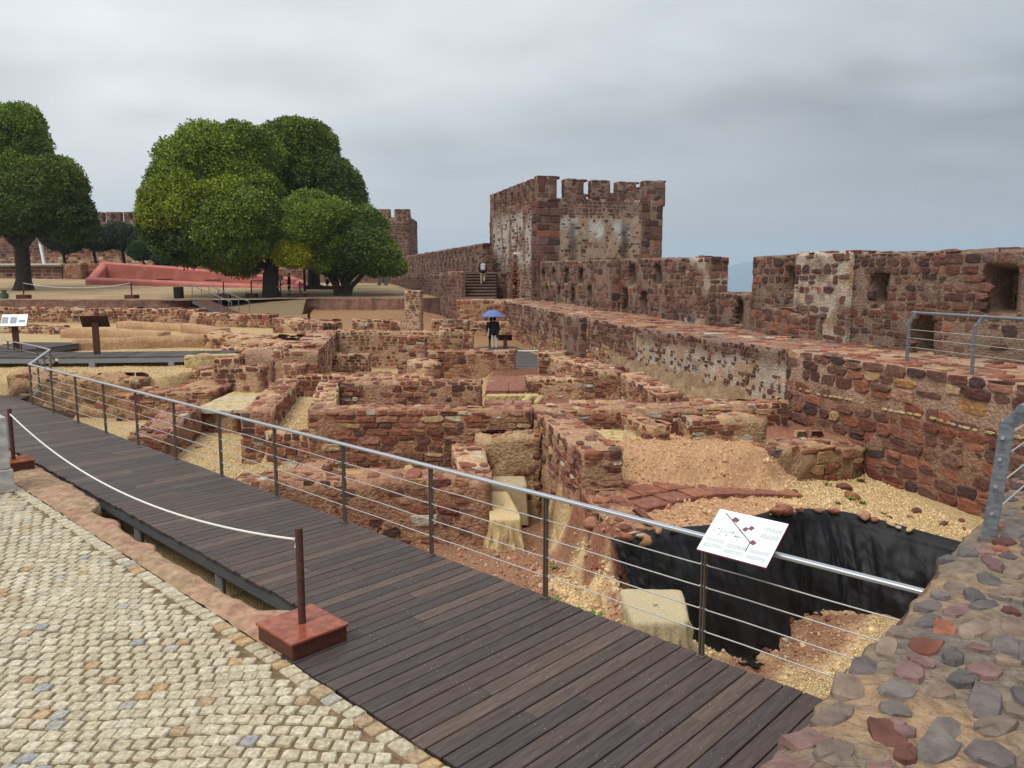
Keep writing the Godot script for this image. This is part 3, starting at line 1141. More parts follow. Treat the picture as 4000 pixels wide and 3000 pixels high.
func make_verge() -> void:
	# red earth between the border setts and the boards; its far edge is broken away over a hollow
	var rows := []
	var cols := []
	for i in 130:
		var r := []
		var c := []
		var s := 2.55 + 11.0 * i / 129.0
		var hole := smoothstep(-0.25, 0.35, noise.get_noise_2d(s * 1.1, 77)) * smoothstep(2.8, 3.6, s) * (1.0 - smoothstep(8.6, 10.0, s))
		var rim := 1.83 + 0.02 + 0.24 * hole + 0.03 * fine.get_noise_2d(s * 1.0, 4) + 0.05 * smoothstep(3, 4, s) * (1.0 - smoothstep(9.0, 10.0, s))
		for j in 16:
			var k := j / 11.0
			var t := lerpf(2.43, rim, minf(k, 1.0))
			var y := 0.0
			if j <= 11:
				y = -0.006 + 0.05 * sin(minf(k, 1.0) * PI * 0.75) * (0.6 + 0.8 * noise.get_noise_2d(s * 2, t * 3)) + 0.022 * fine.get_noise_2d(s * 1.6, t * 1.6)
				if j == 11: y -= 0.015
			else:
				t = rim + 0.02 * (j - 11) * fine.get_noise_2d(s * 3.0, j)
				y = -0.12 * (j - 11)
			r.append(dk(s, t, y))
			var g := noise.get_noise_2d(s * 2.5 + 9, t * 4.0)
			c.append(Color(0.46, 0.31, 0.20).lerp(Color(0.45, 0.25, 0.17) if g > 0.0 else Color(0.40, 0.27, 0.16), clampf(absf(g) * 2.0, 0, 1)))
		rows.append(r)
		cols.append(c)
	tag(part("earth_verge_path", grid_mesh(rows, cols, [], true), M.earth), "", "", "", "structure")

func make_stanchion(called: String, label: String, at: Vector3, yaw: float, size: Vector3, tall: float, group: String) -> Node3D:
	var o := thing(called, label, "rope post", at, group)
	var b := Basis(Vector3.UP, yaw)
	var st := begin()
	bevel_box(st, Transform3D(b, at + Vector3(0, size.y * 0.45, 0)), Vector3(size.x * 0.95, size.y * 0.9, size.z * 0.95), 0.008)
	piece("base_box", st.commit(), M.varnish_side, o, Transform3D())
	for q in [-1, 1]:
		st = begin()
		bevel_box(st, Transform3D(b, at + Vector3(0, size.y * 0.96, 0) + b * Vector3(size.x * 0.251 * q, 0, 0)), Vector3(size.x * 0.498, 0.028, size.z), 0.006)
		piece("top_board", st.commit(), M.varnish, o, Transform3D())
	var y := at.y + size.y
	st = begin()
	tube(st, [Vector3(at.x, y, at.z), Vector3(at.x, y + tall, at.z)], [0.033, 0.033], 16)
	piece("post", st.commit(), M.corten, o, Transform3D())
	return o

func make_near_objects() -> void:
	make_stanchion("rope_post", "brown iron rope post on a varnished wooden box beside the boardwalk, in full view", dk(2.66, 2.15), DE.angle(), Vector3(0.60, 0.15, 0.56), 0.86, "rope posts")
	make_stanchion("rope_post", "brown iron rope post on a dark wooden box beside the white pillar", dk(11.55, 2.2), DE.angle(), Vector3(0.52, 0.17, 0.5), 0.86, "rope posts")
	var pts := []
	var a := dk(2.66 + 0.033, 2.15, 0.90)
	var b := dk(11.55 - 0.033, 2.2, 0.94)
	for i in 33:
		var t := i / 32.0
		pts.append(a.lerp(b, t) + Vector3.DOWN * 0.62 * 4.0 * t * (1.0 - t) * 0.62)
	var rope := thing("rope", "white rope hanging slack between the two brown posts", "rope", (a + b) * 0.5)
	piece("cord", tube_mesh(pts, 0.011, 8), M.rope, rope, Transform3D())
	var st := begin()
	tube(st, [a + Vector3(0.03, -0.03, 0), a + Vector3(-0.02, 0.02, 0)], [0.018, 0.018], 8)
	tube(st, [a + Vector3(0.0, 0.0, 0), a + Vector3(-0.01, -0.07, 0.01)], [0.013, 0.013], 8)
	piece("knot", st.commit(), M.rope, rope, Transform3D())
	var pl := thing("pillar", "pale concrete pillar of two blocks at the edge of the cobbles", "pillar", dk(10.3, 2.98))
	piece("lower_block", box_mesh(up_x(dk(10.3, 2.86, 0.17), dk(1, 0) - dk(0, 0)), Vector3(0.6, 0.35, 0.6), 0.012), M.concrete, pl, Transform3D())
	piece("upper_block", box_mesh(up_x(dk(10.3, 2.88, 0.74), dk(1, 0) - dk(0, 0)), Vector3(0.58, 0.78, 0.58), 0.012), M.concrete, pl, Transform3D())
	make_panel()

# the printed board on the railing
func make_panel() -> void:
	var w := 512
	var h := 384
	var im := Image.create(w, h, false, Image.FORMAT_RGB8)
	im.fill(Color(0.93, 0.95, 0.95))
	var ink := Color(0.16, 0.16, 0.17)
	var r2 := RandomNumberGenerator.new()
	r2.seed = 5
	var line := func(x0: float, y0: float, x1: float, y1: float, t: float, c: Color) -> void:
		var n := int(maxf(absf(x1 - x0), absf(y1 - y0))) + 1
		for i in n + 1: im.fill_rect(Rect2i(int(lerpf(x0, x1, float(i) / n) - t / 2), int(lerpf(y0, y1, float(i) / n) - t / 2), int(maxf(1, t)), int(maxf(1, t))), c)
	# the curtain wall with its three towers
	var wall := Color(0.28, 0.26, 0.27)
	line.call(58, 26, 130, 76, 7, wall); line.call(130, 76, 330, 222, 7, wall); line.call(330, 222, 330, 300, 9, wall)
	for q in [[140, 52, 44], [246, 116, 30], [282, 96, 30], [338, 208, 38]]:
		for k in int(q[2]):
			line.call(q[0] + k, q[1] + k * 0.45 - 12, q[0] + k - 16, q[1] + k * 0.45 + 18, 2, Color(0.42, 0.24, 0.33))
	# the ruins drawn as broken lines
	for i in 46:
		var x := 30.0 + r2.randf() * 210.0
		var y := 90.0 + r2.randf() * 110.0 + x * 0.12
		var l := 12.0 + r2.randf() * 40.0
		if y < 60 + x * 0.72 - 30: continue
		if r2.randf() < 0.5: line.call(x, y, x + l, y + l * 0.14, 3, ink)
		else: line.call(x, y, x - l * 0.16, y + l * 0.8, 3, ink)
	for q in [[70, 190, 130, 190], [130, 190, 130, 232], [130, 232, 70, 232], [70, 232, 70, 190], [190, 120, 290, 215], [200, 160, 262, 226], [240, 240, 282, 236], [170, 140, 240, 240]]: line.call(q[0], q[1], q[2], q[3], 2, ink)
	line.call(100, 258, 310, 286, 1, ink)
	# blocks of small print
	for q in [[24, 258, 140, 8], [24, 302, 140, 9], [186, 272, 140, 8], [186, 318, 140, 8], [352, 268, 140, 8], [352, 318, 140, 8], [372, 66, 130, 9], [372, 122, 130, 10]]:
		for k in q[3]:
			var x: float = q[0]
			var x1: float = q[0] + q[2] * (1.0 if k < q[3] - 1 else 0.4)
			if k == 0: x += 6
			while x < x1:
				var l := 3.0 + r2.randf() * 9.0
				im.fill_rect(Rect2i(int(x), int(q[1] + k * 5.0), int(minf(l, x1 - x)), 3), Color(0.30, 0.30, 0.31))
				x += l + 2.0
	for q in [[14, 10], [496, 10], [14, 370], [496, 370]]: im.fill_rect(Rect2i(q[0], q[1], 5, 5), Color(0.5, 0.5, 0.5))
	var m := surf(Color(1, 1, 1), 0.45)
	m.albedo_texture = ImageTexture.create_from_image(im)
	# corners: lower edge towards the boardwalk, upper edge beyond the rail
	var a := dk(-0.055, 0.225, 1.0)
	var b := dk(-0.635, 0.225, 1.0)
	var c := dk(-0.635, -0.13, 1.25)
	var d := dk(-0.055, -0.13, 1.25)
	var o := thing("information_board", "white information board with a site plan and text, mounted on the boardwalk railing", "information board", dk(-0.26, 0.0, 0.9))
	var up := (d - a).cross(b - a).normalized()
	if up.y < 0: up = -up
	var frame := Transform3D(Basis((b - a).normalized(), up, (b - a).normalized().cross(up)), (a + c) * 0.5 - up * 0.011)
	piece("back_plate", box_mesh(frame, Vector3(a.distance_to(b), 0.018, a.distance_to(d) + 0.012), 0.003), M.maroon, o, Transform3D())
	var st := begin()
	quad(st, d + up * 0.001, c + up * 0.001, b + up * 0.001, a + up * 0.001)
	st.generate_normals()
	piece("printed_face", st.commit(), m, o, Transform3D())
	for q in [-0.12, -0.56]:
		st = begin()
		bar(st, dk(q, 0.0, 1.03), dk(q, 0.0, 1.145), 0.05, 0.012)
		piece("bracket", st.commit(), M.post, o, Transform3D())

# ---------------------------------------------------------------- castle walls
const LIME := Color(0.62, 0.53, 0.42)
const PINKISH := Color(0.42, 0.27, 0.20)
const DUSTY := Color(0.31, 0.205, 0.155)

func make_near_wall() -> void:
	# the wall walk the picture is taken from: its broken edge, flat stones set in mortar
	var e := Vector2(0.657, 0.754)
	var m := Vector2(0.754, -0.657)
	var at := func(q: float, r: float, y: float) -> Vector3:
		var p := Vector2(0.79, 2.36) + e * q + m * r
		return v(p.x, p.y, y)
	var node := thing("wall_walk", "weathered grey stone wall walk in the near right corner", "wall", at.call(2.0, 0.5, 1.2))
	var edge := func(q: float) -> float: return 0.07 * noise.get_noise_2d(q * 4.0, 9) + 0.03 * fine.get_noise_2d(q * 2.0, 3)
	var top := func(q: float, r: float) -> float: return 1.47 + 0.03 * noise.get_noise_2d(q * 2.4, r * 2.4) + 0.011 * fine.get_noise_2d(q * 1.7, r * 1.7) - 0.05 * exp(-r / 0.08)
	var rows := []
	var cols := []
	for i in 130:
		var r := []
		var c := []
		var q := -2.5 + 8.5 * i / 129.0
		for j in 80:
			var k := j - 16
			if k < 0:
				var y: float = lerpf(top.call(q, 0.0) - 0.02, -2.4, -k / 16.0)
				var p: Vector3 = at.call(q, edge.call(q) + 0.05 * fine.get_noise_2d(q * 2, y * 2), y)
				r.append(p)
			else:
				var d := 4.5 * pow(k / 63.0, 1.4)
				r.append(at.call(q, d + edge.call(q) * maxf(0, 1.0 - d), top.call(q, d)))
			var g := noise.get_noise_2d(q * 3.0, j * 0.12)
			c.append(Color(0.25, 0.195, 0.145).lerp(Color(0.17, 0.15, 0.13) if g > 0 else Color(0.38, 0.25, 0.15), clampf(absf(g) * 1.8, 0, 1)))
		rows.append(r)
		cols.append(c)
	part("mortar", grid_mesh(rows, cols), M.mortar, node)
	var bag := Bag.new()
	var r := 0.03
	while r < 3.6:
		var q := -2.2 + rf(0, 0.3)
		var rr := r * 0.0 + rf(0.9, 1.1)
		var dr := (0.13 if r < 0.5 else 0.16) * rr
		while q < 5.8:
			var w := rf(0.08, 0.26) * (1.7 if rng.randf() < 0.12 else 1.0)
			if rng.randf() < 0.96:
				var d := dr * rf(0.75, 1.2)
				var cq := q + w * 0.5
				var cr := r + d * 0.5 + rf(-0.05, 0.05)
				var b := Basis(Vector3.RIGHT, -PI / 2).rotated(Vector3.UP, e.angle() + rf(-0.5, 0.5)).rotated(Vector3.RIGHT, rf(-0.035, 0.035)).rotated(Vector3.BACK, rf(-0.035, 0.035))
				var p: Vector3 = at.call(cq, cr + edge.call(cq) * 0.8, top.call(cq, cr) - 0.040 + rf(-0.007, 0.008))
				var k: String = "walk" if r > 0.22 else ("castle_red" if rng.randf() < 0.12 else "walk")
				drop(bag, Transform3D(b * Basis.from_scale(Vector3(w * 0.95, d * 0.95, 0.12)), p), maxf(w, d), pick(k), slab_pool[rng.randi() % 8])
			q += w + 0.01
		r += dr
	var la: Vector3 = at.call(-2.0, 0.0, 0)
	var lb: Vector3 = at.call(5.5, 0.0, 0)
	lay(bag, la, lb, v(-m.x, -m.y), -2.3, func(_t): return 1.40, {"pal": "castle_red", "hmin": 0.14, "hmax": 0.24})
	flush(bag, node)

func make_castle() -> void:
	# ---- the inner face of the wall walk, receding from the right edge to the tower
	var fa := Vector2(-0.45, 47.0)
	var fb := Vector2(8.60, 10.0)
	var dir := (fb - fa).normalized()
	var node := thing("castle_wall", "long masonry castle wall carrying the wall walk above the ruins, lime streaked halfway", "castle wall", v(5, 24, -1))
	var bag := Bag.new()
	var spans := [[0.0, 15.4], [15.4, 20.4], [20.4, 29.6], [29.6, 38.09]]
	for i in 4:
		var a: Vector2 = fa + dir * spans[i][0]
		var b: Vector2 = fa + dir * spans[i][1]
		var ya := 1.5 + 0.45 * clampf((a.y - 28.0) / 19.0, 0, 1)
		var yb := 1.5 + 0.45 * clampf((b.y - 28.0) / 19.0, 0, 1)
		var o := {"parent": node, "bag": bag, "core_name": "wall_face", "back": false, "end_a": i == 0, "end_b": false, "rag": 0.03, "slab": 0.42, "top_pal": "top", "cap_skip": 0.12, "mortar": DUSTY, "pal": "castle", "amp": 0.035, "res": 0.15}
		if i <= 1:
			o.merge({"hmin": 0.14, "hmax": 0.27, "wmin": 0.2, "wmax": 0.5, "mortar": Color(0.40, 0.26, 0.185)}, true)
			o.mortar_at = func(x, y, t): return t.lerp(Color(0.50, 0.30, 0.18), smoothstep(0.9, -0.1, y + 0.5 * noise.get_noise_2d(x * 1.5, y * 2)))
			o.pal_at = func(_x, y): return "castle" if y > 0.4 + rf(-0.4, 0.3) else "ruin_pale"
		elif i == 2:
			# lime render with the stones showing through
			o.merge({"hmin": 0.10, "hmax": 0.2, "wmin": 0.1, "wmax": 0.26}, true)
			o.mortar_at = func(x, y, t):
				var k := smoothstep(1.25, 0.85, y) * smoothstep(-0.35, 0.25, noise.get_noise_2d(x * 1.3, y * 2.2) + 0.45)
				return t.lerp(LIME if noise.get_noise_2d(x * 2 + 9, y * 3) > -0.1 else Color(0.58, 0.41, 0.26), k)
			o.skip = func(_x, y): return 0.05 if y > 1.15 else (0.66 if y > 0.1 else 0.5)
		else:
			o.merge({"hmin": 0.17, "hmax": 0.32, "wmin": 0.28, "wmax": 0.66, "proud": 0.045, "mortar": Color(0.37, 0.215, 0.145)}, true)
			o.mortar_at = func(x, y, t): return t.lerp(Color(0.50, 0.34, 0.245), smoothstep(0.5, 0.9, y + 0.3 * noise.get_noise_2d(x * 2, y * 2)) * 0.8)
			o.skip = func(_x, y): return 0.0 if y < 0.55 or y > 1.22 else 0.35
			o.pal_at = func(_x, y): return "castle_red" if y < 0.7 else ("castle" if rng.randf() < 0.6 else "ruin_pale")
		masonry("", "", "", a, b, 3.2, -1.0, ya, yb, o)
	# a line of pale tile shards set in one course
	var x := 30.2
	while x < 36.0:
		var w := rf(0.09, 0.22)
		var p := fa + dir * x
		var nn := Vector3(-0.971, 0, 0.237)
		var bs := Basis(v(dir.x, dir.y), Vector3.UP, nn) * Basis.from_scale(Vector3(w, 0.05, 0.1))
		if rng.randf() < 0.75: drop(bag, Transform3D(bs, v(p.x, p.y, 0.62 + 0.02 * sin(x * 3)) - nn * 0.005), w, ["yellow", 0] if rng.randf() < 0.5 else ["pale", 0], stone_pool[0])
		x += w + 0.015
	# a shallow buttress of squared blocks
	var pa := fa + dir * 13.2
	masonry("", "", "", pa + Vector2(-0.36, -0.09), pa + dir * 1.9 + Vector2(-0.36, -0.09), 0.5, -0.6, 1.66, 1.62, {"parent": node, "bag": bag, "core_name": "buttress", "back": false, "blocks": true, "hmin": 0.36, "hmax": 0.44, "wmin": 0.5, "wmax": 0.9, "pal": "castle", "mortar": DUSTY, "proud": 0.02, "rag": 0.0})
	flush(bag, node, "stone", "small_stones", 8.0)
	# rough earth bank left at the wall's foot
	var rows := []
	var cols := []
	for i in 60:
		var r := []
		var c := []
		var uu := 17.0 + 12.5 * i / 59.0
		for j in 14:
			var t := j / 13.0
			var p := fa + dir * uu + Vector2(-0.971, -0.237) * (1.0 * t - 0.05)
			var y := lerpf(0.42, -0.5, pow(t, 0.7)) + 0.22 * noise.get_noise_2d(uu * 2.5, t * 6) + 0.2 * fine.get_noise_2d(uu * 1.2, t * 2.4)
			y = lerpf(-0.6, y, smoothstep(17.0, 18.5, uu) * (1.0 - smoothstep(27.5, 29.5, uu)))
			r.append(v(p.x, p.y, y))
			c.append(Color(0.23, 0.145, 0.09).lerp(Color(0.42, 0.29, 0.17), 0.5 + 0.6 * noise.get_noise_2d(uu * 3, t * 9)))
		rows.append(r)
		cols.append(c)
	tag(part("earth_bank_terrain", grid_mesh(rows, cols), M.earth), "", "", "", "structure")

	# ---- the battlements on its outer side
	node = thing("battlement", "tall battlement of dark red stone along the outer side of the wall walk", "battlement", v(7, 26, 1.5))
	bag = Bag.new()
	var base := {"parent": node, "bag": bag, "core_name": "wall_face", "pal": "castle", "mortar": Color(0.30, 0.205, 0.155), "hole_depth": 0.8, "hmin": 0.17, "hmax": 0.32, "wmin": 0.24, "wmax": 0.66, "gap": 0.03, "slab": 0.4, "top_pal": "castle", "rag": 0.05, "res": 0.11, "amp": 0.032, "end_a": false, "end_b": false}
	var line1 := func(f: float) -> Vector2: return Vector2(1.75 + (48.0 - f) * 0.278, f)
	var line2 := func(f: float) -> Vector2: return Vector2(7.4 + (27.7 - f) * 0.176, f)
	var line3 := func(f: float) -> Vector2: return Vector2(8.65 + (20.6 - f) * 0.18, f)
	var slit := func(f0: float, f: float, y0: float, y1: float, w: float) -> Array: return [(f0 - f) * 1.038 - w, (f0 - f) * 1.038 + w, y0, y1, 0.0]
	var o1 := base.duplicate()
	o1.holes = []
	for f in [47.4, 45.6, 43.4, 41.2]: o1.holes.append(slit.call(48.0, f, 3.05, 3.85, 0.32))
	for f in [46.7, 44.6, 42.3, 39.9]: o1.holes.append(slit.call(48.0, f, 1.85, 2.8, 0.28))
	masonry("", "", "", line1.call(48.0), line1.call(38.3), 0.9, 1.5, 4.30, 4.15, o1)
	var o2 := base.duplicate()
	o2.merge({"blocks": true, "hmin": 0.34, "hmax": 0.44, "wmin": 0.5, "wmax": 0.9, "end_a": true, "end_b": true, "core_name": "buttress", "proud": 0.02}, true)
	masonry("", "", "", line1.call(38.3) + Vector2(-0.4, -0.1), line1.call(36.2) + Vector2(-0.4, -0.1), 1.2, 1.5, 4.15, 4.12, o2)
	var o3 := base.duplicate()
	o3.holes = [slit.call(36.2, 34.9, 3.0, 3.8, 0.34), slit.call(36.2, 32.4, 3.0, 3.8, 0.34), slit.call(36.2, 35.6, 1.8, 2.7, 0.3), slit.call(36.2, 33.7, 1.75, 2.65, 0.3)]
	masonry("", "", "", line1.call(36.2), line1.call(29.6), 0.9, 1.5, 4.12, 4.0, o3)
	var o4 := base.duplicate()
	o4.merge({"end_a": true, "end_b": true}, true)
	o4.mortar_at = func(x, y, t): return t.lerp(LIME, 0.8 * smoothstep(0.0, 0.35, noise.get_noise_2d(x * 2.0, y * 2.0 + 4)))
	o4.skip = func(x, y): return 0.55 if noise.get_noise_2d(x * 2.0, y * 2.0 + 4) > 0.1 else 0.05
	masonry("", "", "", line1.call(29.6) + Vector2(-0.25, -0.05), line1.call(27.9) + Vector2(-0.25, -0.05), 0.75, 1.45, 3.98, 3.97, o4)
	var o5 := base.duplicate()
	o5.holes = [[1.7, 2.25, 1.75, 2.5, 1.0]]
	masonry("", "", "", line2.call(28.0), line2.call(25.2), 0.9, 1.45, 2.70, 2.70, o5)
	var o6 := base.duplicate()
	o6.merge({"end_a": true, "end_b": true}, true)
	o6.holes = [[2.05, 2.7, 2.8, 3.5, 0.0]]
	masonry("", "", "", line2.call(25.25), line2.call(22.4), 0.55, 1.45, 3.88, 3.88, o6)
	var o7 := base.duplicate()
	o7.mortar_at = func(x, y, t): return t.lerp(LIME if noise.get_noise_2d(x * 2, y * 3) > -0.2 else Color(0.52, 0.36, 0.25), smoothstep(-0.25, 0.15, noise.get_noise_2d(x * 1.8, y * 1.8 + 14) + 0.12))
	o7.skip = func(_x, _y): return 0.55
	o7.merge({"end_a": true}, true)
	masonry("", "", "", line2.call(22.5) + Vector2(-0.12, 0), line3.call(19.9) + Vector2(-0.12, 0), 1.0, 1.45, 3.92, 3.84, o7)
	var o8 := base.duplicate()
	o8.merge({"mortar": Color(0.29, 0.20, 0.145), "hmin": 0.16, "hmax": 0.28, "wmin": 0.2, "wmax": 0.5, "holes": [[0.75, 1.35, 2.55, 3.3, 0.0], [2.3, 3.1, 1.45, 2.35, 1.0]]}, true)
	o8.skip = func(x, y): return 0.03 if y > 2.2 else 0.14
	masonry("", "", "", line3.call(19.95), line3.call(16.9), 0.9, 1.45, 3.80, 3.74, o8)
	var o9 := o8.duplicate()
	o9.holes = [[1.1, 1.75, 2.5, 3.35, 0.0]]
	masonry("", "", "", Vector2(9.31, 16.95), Vector2(10.9, 13.3), 0.9, 1.45, 3.76, 3.72, o9)
	# fallen masonry at its foot
	var o10 := base.duplicate()
	o10.merge({"end_a": true, "end_b": true, "core_name": "stump", "rag": 0.2, "pal": "castle_red"}, true)
	masonry("", "", "", Vector2(7.65, 23.6), Vector2(8.35, 20.9), 0.7, 1.5, 2.35, 2.2, o10)
	flush(bag, node, "stone", "small_stones", 8.0)

	# ---- the square tower
	node = thing("tower", "square red sandstone tower with battlements and lime streaks on its walls", "tower", v(3, 54, 1.0))
	bag = Bag.new()
	var ta := Vector2(1.6, 50.0)
	var tb := Vector2(10.0, 52.0)
	var tc := Vector2(-1.7, 60.5)
	var td := tc + (tb - ta)
	var body := 8.40
	var tops := func(_t): return body
	var face := func(a: Vector2, b: Vector2, o: Dictionary, quoins: Array) -> void:
		var A := v(a.x, a.y)
		var B := v(b.x, b.y)
		var u := (B - A).normalized()
		var n := Vector3(-u.z, 0, u.x)
		part("wall_face", core(A, B, n, 0.9, 0.6, tops, o), M.mortar, node)
		lay(bag, A + u * quoins[0], B - u * quoins[1], n, 0.8, tops, o)
		var q := {"blocks": true, "hmin": 0.42, "hmax": 0.5, "wmin": 0.55, "wmax": 1.0, "pal": "castle", "proud": 0.075, "gap": 0.03}
		if quoins[0] > 0: lay(bag, A, A + u * quoins[0], n, 0.8, func(_t): return body, q)
		if quoins[1] > 0: lay(bag, B - u * quoins[1], B, n, 0.8, func(_t): return body, q)
	var streak := func(x, y, t):
		var band := smoothstep(1.1, 0.2, absf(y - 6.5 - 0.5 * noise.get_noise_1d(x * 2.0)))
		var c: Color = Color(0.48, 0.335, 0.235).lerp(Color(0.74, 0.71, 0.66), band * smoothstep(-0.25, 0.15, noise.get_noise_2d(x * 2.4, y * 1.1)))
		if y > 7.3: c = c.lerp(DUSTY, 0.7)
		if x < 1.6 or x > 7.1: c = Color(0.24, 0.15, 0.115)
		# dark run-off below the two spouts
		for sx in [2.4, 6.0]: c = c.lerp(Color(0.10, 0.085, 0.08), 0.85 * smoothstep(0.42, 0.1, absf(x - sx + 0.15 * noise.get_noise_1d(y * 4.0))) * smoothstep(7.2, 6.6, y))
		return c
	face.call(ta, tb, {"res": 0.2, "amp": 0.04, "pal": "castle", "hmin": 0.16, "hmax": 0.3, "wmin": 0.22, "wmax": 0.55, "gap": 0.09, "mortar_at": streak, "skip": func(x, y): return 0.75 if absf(y - 6.45) < 0.75 else 0.04, "pal_at": func(x, y): return "castle" if y > 7.2 or absf(x + 1.5 - 2.4) < 0.45 or absf(x + 1.5 - 6.0) < 0.45 else "castle_red"}, [1.55, 1.5])
	face.call(tc, ta, {"res": 0.2, "amp": 0.04, "pal": "castle_red", "hmin": 0.16, "hmax": 0.3, "wmin": 0.3, "wmax": 0.7, "gap": 0.08, "holes": [[5.9, 7.0, 1.4, 4.35, 1.6]],
		"hole_depth": 2.5, "mortar_at": func(x, y, t): return Color(0.24, 0.15, 0.115) if x < 0.9 or x > 10.0 else (DUSTY as Color).lerp(Color(0.66, 0.61, 0.55), 0.9 * smoothstep(3.6, 4.6, y) * smoothstep(8.2, 7.2, y) * smoothstep(-0.35, 0.1, noise.get_noise_2d(x * 2.4, y * 0.7))).lerp(Color(0.58, 0.44, 0.32), 0.5 * smoothstep(4.0, 3.0, y)),
		"skip": func(x, y): return 0.6 if y > 3.8 and y < 7.8 and noise.get_noise_2d(x * 2.4, y * 0.7) > -0.25 else 0.05}, [0.8, 0.9])
	for q in [[tb, td], [td, tc]]:
		var A := v(q[0].x, q[0].y)
		var B := v(q[1].x, q[1].y)
		var u := (B - A).normalized()
		part("wall_face", core(A, B, Vector3(-u.z, 0, u.x), 0.9, 0.6, tops, {"res": 0.4, "mortar": DUSTY}), M.mortar, node)
	var rm := box_mesh(up_x(v((ta.x + td.x) * 0.5, (ta.y + td.y) * 0.5, 7.7), v(tb.x - ta.x, tb.y - ta.y)), Vector3(7.0, 0.3, 9.0))
	part("roof", rm, tint_material(["dust", 0]), node)
	var om := {"parent": node, "bag": bag, "core_name": "merlon", "pal": "castle", "mortar": DUSTY, "res": 0.25, "hmin": 0.18, "hmax": 0.34, "wmin": 0.3, "wmax": 0.7, "rag": 0.02, "slab": 0.7, "top_pal": "castle", "back": false}
	var uf := (tb - ta).normalized()
	for q in [[0.0, 1.3, 9.78, true], [1.83, 3.1, 9.62, false], [3.64, 4.9, 9.6, false], [5.4, 6.72, 9.55, false], [6.72, 7.25, 9.2, false], [7.25, 8.64, 9.68, true]]:
		var o := om.duplicate()
		if q[3]: o.merge({"blocks": true, "hmin": 0.4, "hmax": 0.5, "wmin": 0.6, "wmax": 1.1}, true)
		masonry("", "", "", ta + uf * q[0], ta + uf * q[1], 0.7, body, q[2], q[2], o)
	for q in [[3.1, 3.3, 8.6], [4.75, 5.4, 8.72]]: masonry("", "", "", ta + uf * q[0], ta + uf * q[1], 0.7, body, q[2], q[2] + 0.12, om)
	var ul := (ta - tc).normalized()
	for k in 7:
		masonry("", "", "", tc + ul * (0.05 + 1.47 * k), tc + ul * (0.05 + 1.47 * k + 0.92), 0.7, body, 9.7, 9.72, om)
		masonry("", "", "", td + (tb - td).normalized() * (0.05 + 1.47 * k), td + (tb - td).normalized() * (0.05 + 1.47 * k + 1.12), 0.7, body, 9.7, 9.72, {"parent": node, "core_name": "merlon", "mortar": DUSTY, "res": 0.3, "stones": false, "cap": false, "bag": bag})
	# dressed stones round the pointed doorway
	var nl := Vector3(-v(ul.x, ul.y).z, 0, v(ul.x, ul.y).x)
	for side in [-1, 1]:
		for k in 9:
			var y := 1.75 + 0.4 * k
			var off := 0.78
			if y > 3.3: off = 0.78 * (1.0 - pow((y - 3.3) / 2.0, 1.3))
			var p: Vector2 = tc + ul * (6.45 + side * off)
			var b := Basis(v(ul.x, ul.y), Vector3.UP, nl).rotated(nl, side * (0.0 if y < 3.3 else 0.22 * (y - 3.2))) * Basis.from_scale(Vector3(0.42, 0.39, 0.3))
			drop(bag, Transform3D(b, v(p.x, p.y, y) - nl * 0.07), 0.42, ["red", 4 if k % 2 else 0], block_pool[k % 6])
	var st := begin()
	var cp := tc + ul * 7.5
	bevel_box(st, up_x(v(cp.x, cp.y, 5.0) + nl * 0.3, nl), Vector3(0.34, 0.11, 0.13), 0.03)
	piece("floodlight", st.commit(), M.white, node, Transform3D())
	flush(bag, node, "block", "small_stones", 9.0)

	# ---- landing and steps left of the tower
	node = thing("stone_stairs", "worn stone steps climbing to the upper wall walk beside the tower", "stairs", v(-2.1, 50, 1.0))
	bag = Bag.new()
	masonry("", "", "", Vector2(-3.4, 47.4), Vector2(0.4, 47.0), 3.2, -0.6, 1.98, 1.98, {"parent": node, "bag": bag, "core_name": "landing", "pal": "ruin_pale", "mortar": Color(0.52, 0.34, 0.215), "hmin": 0.16, "hmax": 0.3, "wmin": 0.2, "wmax": 0.55, "res": 0.25, "slab": 0.7, "rag": 0.02, "back": false})
	for k in 9:
		part("riser", box_mesh(Transform3D(Basis(), v(-2.15, 50.4 + 0.48 * k + 1.0, 1.96 + 0.2 * k)), Vector3(2.2 - 0.02 * k, 0.2, 2.0), 0.01), tint_material(["dark", 2]), node)  # darker tint paints riser shading between the lighter step slabs
		part("step", box_mesh(Transform3D(Basis(), v(-2.15, 50.4 + 0.48 * k + 0.96, 2.075 + 0.2 * k)), Vector3(2.26 - 0.02 * k, 0.055, 2.05), 0.015), tint_material(["dust", 1]), node)
	flush(bag, node, "stone", "small_stones", 9.0)

	# ---- the wall that runs from there to the far tower
	node = thing("castle_wall", "receding dark stone castle wall between the square tower and the far tower", "castle wall", v(-10, 72, 0.3))
	bag = Bag.new()
	masonry("", "", "", Vector2(-17.0, 95.0), Vector2(-4.68, 55.0), 4.6, 0.2, 3.8, 3.78, {"parent": node, "bag": bag, "core_name": "wall_face", "pal": "castle", "mortar": DUSTY, "hmin": 0.2, "hmax": 0.36, "wmin": 0.35, "wmax": 0.8, "res": 0.4, "cap": false, "back": false, "rag": 0.0})
	masonry("", "", "", Vector2(-4.68, 55.0), Vector2(-3.35, 50.4), 0.35, 0.2, 3.8, 3.75, {"parent": node, "bag": bag, "core_name": "wall_face", "pal": "castle", "mortar": DUSTY, "hmin": 0.2, "hmax": 0.36, "wmin": 0.35, "wmax": 0.8, "res": 0.3, "rag": 0.0})
	var slots := []
	for k in 24:
		slots.append([0.9 + 1.65 * k, 1.22 + 1.65 * k, 4.95, 5.55, 0.0])
		slots.append([0.1 + 1.65 * k, 0.38 + 1.65 * k, 3.95, 4.65, 0.0])
